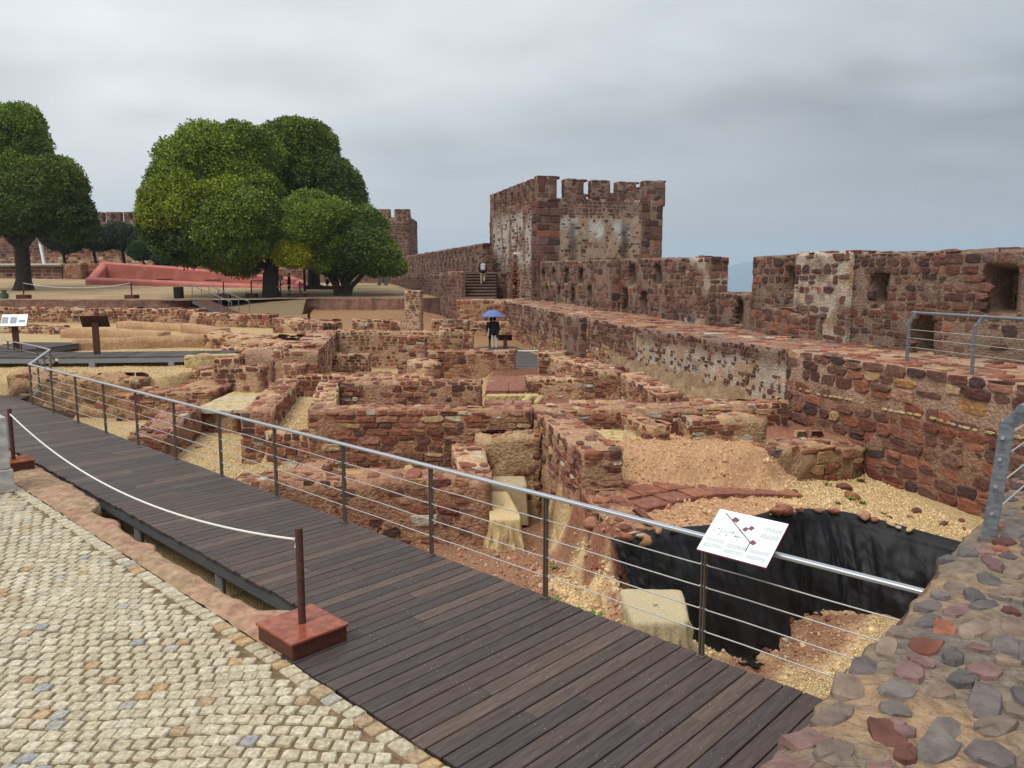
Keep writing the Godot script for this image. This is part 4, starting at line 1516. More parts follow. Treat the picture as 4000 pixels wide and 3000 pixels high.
	masonry("", "", "", Vector2(-14.3, 95.8), Vector2(-2.2, 56.8), 0.8, 3.75, 6.0, 5.85, {"parent": node, "bag": bag, "core_name": "battlement", "pal": "castle", "mortar": Color(0.30, 0.20, 0.15), "hmin": 0.2, "hmax": 0.36, "wmin": 0.35, "wmax": 0.8, "res": 0.16, "holes": slots, "back": false, "rag": 0.08, "slab": 0.8, "top_pal": "castle"})
	flush(bag, node, "stone", "small_stones", 12.0, 60)

	# ---- far tower and the curtain wall behind the trees
	var pale_low := func(y0: float) -> Callable: return func(x, y, t): return t.lerp(Color(0.55, 0.38, 0.24), smoothstep(y0 + 0.6, y0 - 0.8, y + 0.8 * noise.get_noise_2d(x * 0.8, y)))
	node = thing("tower", "distant dark stone tower with battlements behind the right hand trees", "tower", v(-17, 98, 3))
	bag = Bag.new()
	var fo := {"parent": node, "bag": bag, "core_name": "wall_face", "pal": "castle", "mortar": DUSTY, "hmin": 0.3, "hmax": 0.5, "wmin": 0.5, "wmax": 1.1, "gap": 0.07, "res": 0.5, "cap": false, "back": false, "rag": 0.0, "proud": 0.05}
	masonry("", "", "", Vector2(-24.5, 97), Vector2(-12.6, 97), 7.0, 2.5, 11.0, 11.0, fo)
	for k in 5: masonry("", "", "", Vector2(-24.4 + 2.46 * k, 97), Vector2(-22.5 + 2.46 * k, 97), 0.9, 11.0, 12.0, 12.0, fo.merged({"core_name": "merlon", "res": 0.4}, true))
	flush(bag, node, "stone", "small_stones", 14.0, 20)
	node = thing("castle_wall", "distant high curtain wall with square holed merlons behind the left trees", "castle wall", v(-50, 104, 3))
	bag = Bag.new()
	var arches := []
	for k in 26: arches.append([0.6 + 2.42 * k, 1.35 + 2.42 * k, 9.35, 10.35, 1.0])
	masonry("", "", "", Vector2(-86, 106), Vector2(-24, 101), 3.0, 2.5, 10.95, 10.95, fo.merged({"parent": node, "bag": bag, "holes": arches, "res": 0.33, "mortar_at": pale_low.call(6.2), "pal_at": func(x, y): return "castle" if y > 6.4 + rf(-0.8, 0.8) else "ruin_pale"}, true))
	for k in 26:
		var a := Vector2(-86, 106).lerp(Vector2(-24, 101), (1.1 + 2.42 * k) / 62.2)
		var b := Vector2(-86, 106).lerp(Vector2(-24, 101), (1.1 + 2.42 * k + 1.88) / 62.2)
		masonry("", "", "", a, b, 0.8, 10.95, 12.2, 12.2, fo.merged({"parent": node, "bag": bag, "core_name": "merlon", "res": 0.2, "holes": [[0.68, 1.15, 11.25, 11.85, 0.0]], "hole_depth": 0.6}, true))
	flush(bag, node, "stone", "small_stones", 14.0, 20)

# ---------------------------------------------------------------- the excavated ruins
const TANM := Color(0.62, 0.395, 0.235)
func ruin(label: String, a: Vector2, b: Vector2, th: float, y0: float, ta: float, tb: float, o := {}) -> Node3D:
	var d := {"amp": 0.036, "mortar": TANM, "pal": "ruin", "hmin": 0.085, "hmax": 0.19, "wmin": 0.13, "wmax": 0.42}
	if (a + b).length() * 0.5 > 24.0: d.merge({"hmin": 0.12, "hmax": 0.22, "wmin": 0.18, "wmax": 0.48, "res": 0.22, "slab": 0.36}, true)
	d.merge(o, true)
	return masonry("ruin_wall", label, "ruin wall", a, b, th, y0, ta, tb, d)

func make_ruins() -> void:
	var V := func(x: float, f: float) -> Vector2: return Vector2(x, f)
	var earthy := {"mortar": Color(0.34, 0.185, 0.11), "pal": "ruin_dark", "amp": 0.05, "proud": 0.03}
	ruin("low ruin wall beside the boardwalk railing with a paved pinkish top", V.call(-4.55, 12.12), V.call(-0.35, 12.25), 0.58, -1.2, -0.1, -0.08, {"mortar": Color(0.44, 0.245, 0.15), "amp": 0.055, "hmin": 0.12, "hmax": 0.24, "wmin": 0.2, "wmax": 0.5, "skip": func(_x, y): return 0.05 if y > -0.35 else 0.35, "top_pal": "top", "pal_at": func(_x, y): return "ruin" if y > -0.3 else "ruin_dark"})
	ruin("low spur of ruin wall running back from the low wall beside the covered blocks", V.call(-0.38, 12.85), V.call(-0.62, 14.75), 0.55, -1.2, -0.05, -0.02, {"top_pal": "ruin_pale"})
	ruin("long dark red ruin wall across the middle of the dig, behind the gravel bed", V.call(-4.0, 14.85), V.call(0.38, 14.85), 0.55, -0.6, 0.62, 0.6, {"pal_at": func(_x, y): return "ruin" if y > 0.25 else "ruin_dark", "mortar": Color(0.42, 0.235, 0.14), "hmin": 0.10, "hmax": 0.2, "wmin": 0.16, "wmax": 0.48})
	ruin("thick ruin wall running towards the railing beside the soil mound, plaster on its left face", V.call(0.42, 14.7), V.call(1.07, 11.25), 0.62, -1.2, 0.62, 0.58, {"mortar": Color(0.52, 0.31, 0.19), "skip": func(x, y): return 0.8 if y < 0.25 and x > 0.6 and x < 2.3 else 0.08, "amp": 0.045})
	ruin("rough plastered stump of ruin wall behind the covered blocks", V.call(-0.72, 14.35), V.call(0.5, 13.95), 0.45, -1.2, 0.18, 0.36, {"rag": 0.14, "amp": 0.07, "mortar": Color(0.55, 0.37, 0.21), "skip": func(x, y): return 0.75 if x > 0.55 else 0.25, "cap_skip": 0.4})
	ruin("low stone ledge along the edge of the trench in front of the thick wall", V.call(1.05, 11.25), V.call(1.33, 9.72), 0.55, -1.2, 0.02, -0.12, {"amp": 0.07, "hmin": 0.14, "hmax": 0.3, "wmin": 0.2, "wmax": 0.5, "skip": func(_x, y): return 0.1 if y > -0.3 else 0.4, "mortar": Color(0.42, 0.24, 0.14)})
	ruin("ruin wall crossing towards the castle wall behind the tiled floor", V.call(0.45, 15.0), V.call(4.9, 15.35), 0.75, -0.2, 0.58, 0.56, {"mortar": Color(0.45, 0.265, 0.16)})
	ruin("short narrow ruin spur beside the yellow tiled floor", V.call(2.15, 14.95), V.call(2.58, 13.8), 0.36, -0.1, 0.53, 0.46, {"mortar": Color(0.58, 0.36, 0.2)})
	ruin("squat pale block of ruin wall next to the foot of the lime streaked castle wall", V.call(3.45, 14.45), V.call(5.0, 14.85), 0.6, -0.2, 0.5, 0.46, {"pal": "ruin_pale", "mortar": Color(0.56, 0.37, 0.21), "rag": 0.1})
	ruin("broken ruin wall at the edge of the gravel bed against the castle wall", V.call(4.8, 14.0), V.call(7.2, 15.35), 1.1, -0.85, 0.06, -0.26, {"amp": 0.07, "mortar": Color(0.44, 0.29, 0.16), "hmin": 0.14, "hmax": 0.3, "wmin": 0.2, "wmax": 0.6, "skip": func(_x, y): return 0.05 if y > -0.3 else 0.45, "rag": 0.1})
	ruin("ruin wall with a few pale blocks and a black stone, behind the long dark red wall", V.call(-4.4, 19.1), V.call(-0.78, 19.1), 0.5, -0.45, 0.62, 0.62, {"pal": "ruin", "mortar": Color(0.50, 0.31, 0.19)})
	ruin("narrow ruin wall joining the two long walls at their left ends", V.call(-3.58, 15.35), V.call(-4.36, 19.1), 0.46, -0.4, 0.62, 0.64, {"pal": "ruin_pale", "top_pal": "ruin_pale"})
	ruin("diagonal ruin wall with a reddish flagged top beside the strip of gravel", V.call(-4.88, 15.3), V.call(-5.66, 20.3), 0.58, -0.65, 0.5, 0.52, {"mortar": Color(0.52, 0.30, 0.18), "hmin": 0.1, "hmax": 0.2})
	ruin("knee high wall holding the strip of gravel between two ruin walls", V.call(-4.95, 15.15), V.call(-3.95, 14.95), 0.4, -0.65, 0.1, 0.12, {"pal": "ruin_dark"})
	ruin("low flat slab of ruin masonry on the gravel near the railing", V.call(-4.05, 13.15), V.call(-3.5, 13.15), 1.5, -0.65, -0.3, -0.3, {"pal": "top", "mortar": Color(0.50, 0.28, 0.18)})
	ruin("pinkish ruin wall coming out from under the boardwalk railing", V.call(-7.05, 15.35), V.call(-7.6, 18.5), 0.72, -0.75, -0.02, 0.12, {"mortar": Color(0.40, 0.215, 0.14), "amp": 0.05, "skip": func(_x, y): return 0.35 if y < -0.1 else 0.08, "top_pal": "top"})
	ruin("wide low mass of ruin masonry between the boardwalk and the pale flagged floor", V.call(-10.6, 20.3), V.call(-8.06, 20.4), 2.8, -0.65, 0.12, 0.16, {"amp": 0.06, "rag": 0.1, "skip": func(_x, y): return 0.3 if y < -0.1 else 0.05, "slab": 0.34, "mortar": Color(0.52, 0.31, 0.18)})
	ruin("earthy bank of ruin masonry below the gravel terrace by the steps", V.call(-13.8, 20.9), V.call(-10.3, 20.7), 0.9, -0.65, 0.52, 0.46, {"amp": 0.11, "res": 0.12, "mortar": Color(0.50, 0.315, 0.17), "skip": func(_x, _y): return 0.6, "rag": 0.12, "cap_skip": 0.6})
	ruin("front wall of the low vault under the pale flagged floor", V.call(-7.75, 18.75), V.call(-6.75, 18.5), 0.5, -0.7, -0.1, -0.1, {"cap": false, "mortar": Color(0.55, 0.34, 0.2)})
	ruin("low wall of yellow limestone blocks at the end of the far boardwalk", V.call(-10.3, 24.0), V.call(-8.6, 24.1), 0.5, 0.2, 0.78, 0.82, {"pal": "yellow", "top_pal": "yellow", "mortar": Color(0.6, 0.45, 0.25), "blocks": true, "hmin": 0.25, "hmax": 0.32, "wmin": 0.4, "wmax": 0.8})
	ruin("pier of dark red stones left of the plastered wall", V.call(-8.6, 22.0), V.call(-7.85, 22.0), 0.5, -0.1, 0.92, 0.95, {"pal": "ruin_dark"})
	ruin("round topped remnant of wall still covered in pinkish plaster", V.call(-8.75, 24.2), V.call(-7.65, 24.2), 0.4, -0.05, 0.9, 0.9, {"mortar": Color(0.57, 0.36, 0.25), "amp": 0.04, "skip": func(_x, _y): return 0.93, "skip_end": func(_x, _y): return 0.3, "top": func(t): return 0.62 + 0.36 * sqrt(maxf(0.0, 1.0 - pow(absf(t - 0.5) * 2.0, 3.0))), "cap_skip": 0.75})
	ruin("broken line of ruin wall between the clay wall and the broad plastered wall", V.call(-10.6, 28.0), V.call(-7.9, 27.2), 0.7, 0.0, 0.78, 0.7, {"rag": 0.12})
	ruin("low crumbled footing in front of the yellow limestone blocks", V.call(-9.6, 22.6), V.call(-8.7, 22.4), 0.8, 0.1, 0.52, 0.48, {"rag": 0.1})
	ruin("dark recessed ruin wall behind the plastered remnant", V.call(-7.8, 26.2), V.call(-6.9, 26.0), 0.5, -0.2, 0.95, 0.95, {"pal": "ruin_dark"})
	ruin("stubby mortared pier in front of the plastered remnant", V.call(-7.8, 21.5), V.call(-7.08, 21.45), 0.55, -0.1, 0.68, 0.72, {"mortar": Color(0.58, 0.38, 0.24), "skip": func(_x, y): return 0.55 if y < 0.45 else 0.1})
	ruin("broad ruin wall running back with a plastered end facing the camera", V.call(-6.45, 25.4), V.call(-7.55, 33.0), 1.1, -0.4, 0.82, 1.0, {"mortar": Color(0.56, 0.36, 0.23), "skip_end": func(_x, _y): return 0.6})
	ruin("tall ruin wall of small round stones in pale mortar left of the brick pillar", V.call(-7.6, 33.0), V.call(-2.9, 33.0), 0.6, -0.45, 1.02, 0.98, {"gap": 0.06, "mortar": Color(0.58, 0.37, 0.23), "wmax": 0.36})
	ruin("low dark ruin wall inside the room in front of the tall wall", V.call(-7.3, 30.6), V.call(-5.75, 30.6), 0.5, -0.45, 0.22, 0.2, {"pal": "castle"})
	ruin("low line of ruin wall just behind the wall with pale blocks", V.call(-5.95, 21.0), V.call(-2.2, 21.2), 0.5, -0.35, 0.52, 0.5, {})
	ruin("small stub of ruin wall at the far end of the diagonal wall", V.call(-6.5, 21.6), V.call(-5.95, 21.5), 0.5, -0.2, 0.8, 0.78, {})
	ruin("square ruin pier in front of the brick pillar", V.call(-4.0, 26.8), V.call(-3.05, 26.8), 0.7, -0.35, 1.22, 1.2, {"mortar": Color(0.56, 0.37, 0.24)})
	ruin("stepped foot of the square ruin pier", V.call(-3.5, 25.5), V.call(-2.65, 25.3), 1.25, -0.35, 0.5, 0.34, {"pal": "top"})
	ruin("ruin wall in front of the umbrella, its straight right end beside the boards", V.call(-3.35, 29.2), V.call(0.12, 29.2), 0.6, -0.6, 0.47, 0.47, {"mortar": Color(0.52, 0.32, 0.2)})
	ruin("waist high ruin wall right of the yellow kerbed basin", V.call(0.4, 21.4), V.call(2.05, 21.45), 0.55, -0.3, 0.42, 0.40, {})
	ruin("higher end of the ruin wall next to the sloping wall", V.call(2.02, 21.4), V.call(3.1, 21.5), 0.55, -0.3, 0.62, 0.6, {"mortar": Color(0.5, 0.33, 0.2)})
	ruin("sloping pale ruin wall running back along the castle wall", V.call(1.25, 25.6), V.call(2.6, 22.0), 0.9, -0.35, 0.62, 0.6, {"pal": "ruin_pale"})
	ruin("ruin pier at the right side of the passage with boards", V.call(0.95, 27.7), V.call(1.9, 27.6), 0.6, -0.45, 0.56, 0.6, {"pal": "ruin_pale", "mortar": Color(0.6, 0.4, 0.25)})
	ruin("ruin wall coming towards the camera beside the earth bank of the castle wall", V.call(3.0, 20.9), V.call(3.2, 16.9), 0.62, -0.35, 0.62, 0.6, {"mortar": Color(0.57, 0.36, 0.22)})
	ruin("short low ruin wall reaching the castle wall under the earth bank", V.call(3.75, 17.0), V.call(6.3, 17.3), 0.5, -0.35, 0.42, 0.36, {"pal": "ruin_dark"})
	ruin("flat topped ruin footing in front of the waist high wall", V.call(1.3, 17.35), V.call(3.1, 17.2), 0.8, -0.35, 0.3, 0.3, {"slab": 0.34})
	ruin("far dark ruin wall below the rounded retaining wall at the left", V.call(-31.0, 44.5), V.call(-17.5, 43.0), 0.8, 0.4, 1.65, 1.55, {"pal": "ruin_dark", "rag": 0.12})
	ruin("low far ruin wall in front of the dark one at the left edge", V.call(-28.0, 38.0), V.call(-21.5, 36.5), 0.7, 0.35, 1.0, 0.92, {"rag": 0.12})
	ruin("far ruin wall below the foot of the ramp", V.call(-17.8, 42.0), V.call(-12.6, 40.0), 0.7, 0.3, 1.42, 1.38, {})
	ruin("far ruin block with a squared corner left of the small dark deck", V.call(-11.7, 37.6), V.call(-8.9, 36.2), 1.4, -0.2, 1.32, 1.15, {"hmin": 0.14, "wmin": 0.25, "wmax": 0.6})
	ruin("low dark stretch of ruin in front of the squared block", V.call(-12.5, 34.0), V.call(-9.3, 33.0), 0.9, 0.1, 0.78, 0.6, {"pal": "ruin_dark", "rag": 0.12})
	ruin("smooth clay coloured wall stretching behind the boardwalk sign", V.call(-17.0, 29.6), V.call(-11.0, 31.2), 0.6, 0.35, 0.86, 1.0, {"mortar": Color(0.56, 0.345, 0.19), "stones": false, "cap": false, "amp": 0.05})
	ruin("second clay coloured wall behind the first one", V.call(-20.6, 35.0), V.call(-15.2, 33.2), 0.6, 0.4, 0.98, 0.9, {"mortar": Color(0.57, 0.35, 0.195), "stones": false, "cap": false, "amp": 0.05})
	ruin("clay coloured spur joining the two clay walls", V.call(-20.6, 40.0), V.call(-16.0, 38.0), 0.7, 0.45, 1.05, 0.98, {"mortar": Color(0.58, 0.355, 0.2), "stones": false, "cap": false, "amp": 0.05})
	ruin("far clay coloured wall turning the corner", V.call(-16.2, 37.6), V.call(-13.6, 35.2), 0.7, 0.45, 1.05, 0.95, {"mortar": Color(0.56, 0.34, 0.2), "stones": false, "cap": false, "amp": 0.05})
	ruin("rubble heap of a collapsed ruin wall at the end of the clay wall", V.call(-12.3, 30.6), V.call(-8.6, 29.3), 1.3, 0.0, 1.0, 0.72, {"rag": 0.22, "pal": "ruin_dark", "amp": 0.1, "skip": func(_x, _y): return 0.3})
	masonry("brick_pillar", "tall slim pillar of brick courses standing alone in the dig", "pillar", V.call(-4.66, 33.5), V.call(-3.95, 33.5), 0.7, -0.4, 2.72, 2.72, {"hmin": 0.075, "hmax": 0.12, "wmin": 0.18, "wmax": 0.36, "pal": "brick", "mortar": Color(0.66, 0.46, 0.30), "rag": 0.0, "gap": 0.05, "top_pal": "walk", "res": 0.12})
	ruin("second row of ruin wall behind the tall wall, left of the pillar", V.call(-7.6, 36.5), V.call(-4.6, 36.5), 0.6, -0.3, 1.32, 1.26, {})
	ruin("ruin wall right behind the brick pillar", V.call(-4.0, 38.2), V.call(-2.2, 38.0), 0.6, -0.4, 1.24, 1.2, {})
	ruin("rough ruin block right of the brick pillar", V.call(-3.4, 36.0), V.call(-2.3, 36.0), 0.8, -0.4, 1.0, 0.85, {"rag": 0.12})
	ruin("slim ruin pier with a pale stone left of the umbrella", V.call(-2.25, 35.0), V.call(-1.78, 35.0), 0.5, -0.5, 0.8, 0.8, {})
	ruin("broken foot of wall beside the boards near the umbrella", V.call(-1.65, 34.0), V.call(-1.2, 34.0), 0.5, -0.5, 0.1, 0.05, {})
	ruin("ruin wall at the far end of the boards behind the umbrella", V.call(-2.3, 46.0), V.call(1.0, 45.5), 0.6, -0.5, 0.75, 0.7, {"pal": "ruin_pale"})

func make_dig_floor() -> void:
	# pale flags over the vault
	var fl := thing("flagged_floor", "pale flagged floor over a dark low vault beside the diagonal wall", "stone floor", v(-7.0, 20.0, -0.05))
	var y := 18.45
	while y < 21.5:
		var w := rf(0.3, 0.42)
		var x0 := -7.85 - 0.03 * (y - 18.45)
		var cut := rf(0.35, 0.65)
		for q in [[0.0, cut], [cut, 1.0]]:
			var l := 1.75
			part("flag", box_mesh(Transform3D(Basis(Vector3.UP, rf(-0.01, 0.01)), v(x0 + l * (q[0] + q[1]) * 0.5, y + w * 0.5, -0.045 + rf(-0.006, 0.006))), Vector3(l * (q[1] - q[0]) - 0.012, 0.09, w - 0.012), 0.012), tint_material(["yellow", 0] if rng.randf() < 0.4 else ["pale", 0]), fl)
		y += w
	# yellow tiles in the small room
	fl = thing("tiled_floor", "yellow tiled floor of a small ruined room with one tile missing", "tiled floor", v(1.6, 14.4, 0.2))
	for i in 6:
		for j in 4:
			if i == 2 and j == 1: continue
			part("tile", box_mesh(Transform3D(Basis(Vector3.UP, 0.15 + rf(-0.02, 0.02)), v(1.05 + 0.225 * i + 0.03 * j, 13.9 + 0.25 * j - 0.03 * i, 0.235 + rf(-0.004, 0.004))), Vector3(0.215, 0.03, 0.24), 0.006), tint_material(["yellow", rng.randi() % 2] if rng.randf() < 0.8 else ["tan", 1]), fl)
	# red flagstones on the terrace
	fl = thing("red_paving", "patch of large dark red flagstones on the soil terrace", "stone paving", v(3.2, 11.8, -0.3))
	var a := Vector2(1.75, 10.55)
	var b := Vector2(4.75, 12.75)
	var d := (b - a).normalized()
	var n := Vector2(-d.y, d.x)
	var off := [0.0, 0.40, 0.86, 1.25]
	for r in 3:
		var s := rf(0, 0.2) + 0.12 * r
		while s < 3.75 - 0.25 * r:
			var w := rf(0.42, 0.72)
			var p: Vector2 = a + d * (s + w * 0.5) + n * ((off[r] + off[r + 1]) * 0.5 + 0.25 * sin(s * 0.9))
			var k := Vector3(w - 0.03, off[r + 1] - off[r] - 0.03, 0.09)
			var bas := Basis(Vector3.RIGHT, -PI / 2).rotated(Vector3.UP, d.angle() + 0.2 * cos(s * 0.9) + rf(-0.06, 0.06)).rotated(Vector3(0, 0, -1), 0.148) * Basis.from_scale(k)
			piece("flagstone", block_pool[rng.randi() % 6], tint_material(["red", [2, 4, 0, 4][rng.randi() % 4]]), fl, Transform3D(bas, v(p.x, p.y, terrace_y(p.x, p.y) + 0.035 + rf(-0.008, 0.01))))
			s += w
	# kerbed basin in the doorway
	fl = thing("kerbed_basin", "small floor basin with yellow limestone kerbs in a ruined doorway", "basin", v(-0.1, 20.2, -0.1))
	for q in [[-0.7, 20.7, 0.75, 20.75, 0.22], [0.28, 19.6, 0.5, 20.7, 0.2], [0.62, 19.6, 0.8, 20.6, 0.14]]:
		var st := begin()
		bar(st, v(q[0], q[1], -0.04), v(q[2], q[3], -0.04), q[4], 0.2, 0.04)
		piece("kerb", st.commit(), tint_material(["yellow", 0]), fl, Transform3D())
	for q in [[-0.7, 0.02, 19.25], [0.05, 0.5, 19.25]]:
		part("threshold", box_mesh(Transform3D(Basis(), v((q[0] + q[1]) * 0.5, 19.3, 0.02)), Vector3(q[1] - q[0], 0.12, 0.42), 0.02), tint_material(["pink", 2]), fl)
	for q in [[-0.75, -0.1], [-0.07, 0.6], [0.63, 1.1]]:
		part("flag", box_mesh(Transform3D(Basis(), v((q[0] + q[1]) * 0.5, 22.4, 0.0)), Vector3(q[1] - q[0], 0.12, 1.8), 0.02), tint_material(["red", 4]), fl)
	# decks of boards farther off
	plank_deck("long grey boardwalk crossing the gravel terrace on the left", [Vector2(-25.0, 25.2), Vector2(-14.4, 25.0), Vector2(-9.3, 25.6)], 1.9, 0.74, true)
	plank_deck("wide grey boardwalk arm leading back across the gravel terrace", [Vector2(-18.2, 26.3), Vector2(-18.0, 30.2)], 2.6, 0.735, false)
	plank_deck("grey boards of the passage under the umbrella beside the castle wall", [Vector2(0.62, 31.2), Vector2(0.75, 36.0), Vector2(-0.9, 43.5)], 1.3, -0.4, false)
	plank_deck("wider grey boards where the two visitors stand under the umbrella", [Vector2(-1.3, 36.5), Vector2(-1.7, 44.0)], 1.6, -0.405, false)
	plank_deck("small dark deck among the far ruins", [Vector2(-8.8, 36.2), Vector2(-8.8, 38.6)], 1.7, 0.55, false)
	var st2 := begin()
	tube(st2, [v(0.1, 33.4, 0.12), v(0.65, 33.4, 0.09), v(1.15, 33.4, 0.12)], [0.03, 0.03, 0.03], 6)
	tag(part("barrier_rope", st2.commit(), M.rope), "white rope across the passage with boards", "rope")

func plank_deck(label: String, path: Array, wide: float, y: float, feet: bool) -> void:
	var o := thing("boardwalk", label, "boardwalk", v(path[0].x, path[0].y, y))
	var xs := []
	var cs := []
	var board := box_mesh(Transform3D(), Vector3(wide, 0.035, 0.135), 0.006)
	for i in path.size() - 1:
		var a: Vector2 = path[i]
		var b: Vector2 = path[i + 1]
		var d := (b - a).normalized()
		var s := 0.0
		while s < a.distance_to(b):
			var p := a + d * s
			xs.append(Transform3D(Basis(v(-d.y, d.x), Vector3.UP, v(d.x, d.y)), v(p.x, p.y, y - 0.018 + rf(-0.003, 0.003))))
			var g := rf(0.75, 1.25)
			cs.append(Color(0.082 * g, 0.074 * g, 0.072 * g))
			s += 0.145
		var st := begin()
		for q in [-0.5, 0.5]:
			var k: Vector2 = Vector2(-d.y, d.x) * wide * q * 0.96
			bar(st, v(a.x + k.x, a.y + k.y, y - 0.12), v(b.x + k.x, b.y + k.y, y - 0.12), 0.05, 0.16)
		piece("beam", st.commit(), M.zinc if feet else M.beam, o, Transform3D())
		if feet:
			for k in int(a.distance_to(b) / 2.4):
				var p := a + d * (1.0 + 2.4 * k) + Vector2(d.y, -d.x) * wide * 0.47
				part("foot", box_mesh(Transform3D(Basis(), v(p.x, p.y, y - 0.33)), Vector3(0.2, 0.3, 0.12), 0.01), M.zinc, o)
	var m: StandardMaterial3D = surf(Color(1, 1, 1), 0.8, null, 1, null, 1, true)
	m.metallic_specular = 0.1
	copies("boards", board, m, o, xs, cs)

# ---------------------------------------------------------------- black lining, covered blocks, loose stones
func along_path(pts: Array, t: float) -> Vector3:
	var q := t * (pts.size() - 1)
	var i := mini(int(q), pts.size() - 2)
	var w := q - i
	var p0: Vector3 = pts[maxi(i - 1, 0)]
	var p3: Vector3 = pts[mini(i + 2, pts.size() - 1)]
	return (pts[i] as Vector3).cubic_interpolate(pts[i + 1], p0, p3, w)

func make_lining() -> void:
	var top := [v(1.30, 9.42, -0.24), v(2.0, 9.72, -0.2), v(3.1, 10.42, -0.34), v(4.3, 11.66, -0.53), v(5.4, 12.05, -0.68), v(6.6, 11.2, -0.84), v(7.6, 10.3, -0.95)]
	var low := [v(1.52, 9.25, -0.86), v(2.5, 9.45, -1.65), v(3.58, 10.1, -2.04), v(4.55, 11.25, -2.04), v(5.5, 11.4, -2.04), v(6.6, 10.6, -2.04), v(7.4, 9.9, -2.04)]
	var rows := []
	for j in 34:
		var r := []
		var t := j / 29.0
		for i in 260:
			var s := i / 259.0
			var a := along_path(top, s)
			var b := along_path(low, s)
			var d := along_path(top, minf(s + 0.01, 1.0)) - along_path(top, maxf(s - 0.01, 0.0))
			var n := Vector3(-d.z, 0, d.x).normalized()
			var p := a.lerp(b, clampf(t, 0.0, 1.0))
			# hanging folds, gathered at a few places and slack at the foot
			var f := noise.get_noise_2d(s * 34.0, t * 0.5) * 0.16 + fine.get_noise_2d(s * 16.0 + 0.6 * t, 7 + t * 0.5) * 0.05
			f += 0.10 * noise.get_noise_2d(s * 16.0 - t * 5.0, 31.0) * t
			f += 0.022 * noise.get_noise_2d(s * 60.0 + t * 14.0, t * 6.0) + 0.03 * absf(noise.get_noise_2d(s * 30.0 - t * 16.0, t * 7.0 + 50.0)) + 0.008 * fine.get_noise_2d(s * 22.0, t * 6.0)
			f += 0.05 * exp(-pow((s - 0.47) / 0.02, 2.0)) - 0.10 * exp(-pow((s - 0.53) / 0.03, 2.0))
			f *= smoothstep(-0.02, 0.25, t)
			p += n * (f + 0.10 * sin(t * PI) * smoothstep(0.0, 0.2, s)) 
			if t > 1.0: p += Vector3(0, 0.02 * fine.get_noise_2d(s * 40, t * 20) - 0.01, 0) + n * (t - 1.0) * 1.6
			if j == 0: p -= n * 0.14 + Vector3(0, -0.05, 0)
			if j == 1: p += Vector3(0, 0.05 + 0.02 * fine.get_noise_1d(s * 30), 0)
			r.append(p)
		rows.append(r)
	tag(part("pit_lining", grid_mesh(rows), M.cloth_black), "black fabric lining hanging in folds down the sides of the pit", "fabric lining")
	# stones and bricks that hold its edge, and others lying about
	var k := 0
	for q in [[0.055, 0.20, "red", 0], [0.10, 0.13, "pale", 0], [0.15, 0.16, "tan", 2], [0.19, 0.15, "red", 2], [0.33, 0.16, "red", 0], [0.465, 0.30, "red", 2], [0.49, 0.36, "red", 4], [0.51, 0.22, "pink", 0], [0.545, 0.16, "red", 3], [0.60, 0.18, "pink", 1], [0.645, 0.22, "red", 2], [0.70, 0.30, "pink", 1], [0.72, 0.15, "red", 2], [0.745, 0.14, "tan", 1], [0.76, 0.12, "pale", 0], [0.775, 0.17, "yellow", 0]]:
		var p := along_path(top, q[0])
		var sz: float = q[1]
		var b := Basis.from_euler(Vector3(rf(-0.3, 0.3), rf(0, 6), rf(-0.3, 0.3))) * Basis.from_scale(Vector3(sz, sz * rf(0.45, 0.6), sz * rf(0.5, 0.8)))
		var o := piece(numbered("edge_stone"), boulder_pool[k % 5], tint_material([q[2], q[3]]), self, Transform3D(b, p + Vector3(rf(-0.03, 0.03), sz * 0.2 + 0.035, 0)))
		tag(o, "stone weighing down the edge of the black pit lining, " + ["first", "second", "third", "fourth", "fifth", "sixth", "seventh", "eighth", "ninth", "tenth", "eleventh", "twelfth", "thirteenth", "fourteenth", "fifteenth", "last"][k] + " from the left", "stone", "stones holding down the black lining")
		k += 1
	for q in [[6.1, 13.4, 0.34], [6.3, 14.2, 0.30], [5.6, 12.8, 0.14], [7.0, 12.9, 0.18], [6.3, 12.4, 0.10], [5.0, 13.2, 0.12], [7.1, 12.2, 0.16], [6.75, 12.6, 0.11], [4.2, 11.0, 0.16], [4.5, 11.1, 0.2], [3.9, 10.4, 0.14], [3.5, 10.0, 0.12], [4.8, 11.1, 0.13], [0.35, 9.4, 0.1], [0.1, 10.6, 0.08], [-9.1, 16.9, 0.3], [-8.6, 16.5, 0.26], [-7.9, 15.9, 0.14], [-7.0, 16.8, 0.2], [-2.0, 14.5, 0.30], [-1.6, 14.4, 0.28], [-2.5, 14.55, 0.26], [0.6, 12.4, 0.16], [7.3, 12.0, 0.1], [7.5, 12.4, 0.12]]:
		var b := Basis.from_euler(Vector3(rf(-0.3, 0.3), rf(0, 6), rf(-0.3, 0.3))) * Basis.from_scale(Vector3(q[2], q[2] * 0.55, q[2] * rf(0.5, 0.8)))
		var tint := pick("ruin_dark")
		if q[0] == -2.0: tint = ["yellow", 1]
		if q[0] == -1.6: tint = ["pink", 1]
		var o := piece(numbered("loose_stone"), boulder_pool[k % 5], tint_material(tint), self, Transform3D(b, v(q[0], q[1], ground_y(q[0], q[1]) + q[2] * 0.15)))
		tag(o, "loose %s stone lying on the gravel of the dig" % ("small" if q[2] < 0.2 else "fist sized" if q[2] < 0.28 else "large"), "stone", "loose stones on the gravel")
		k += 1
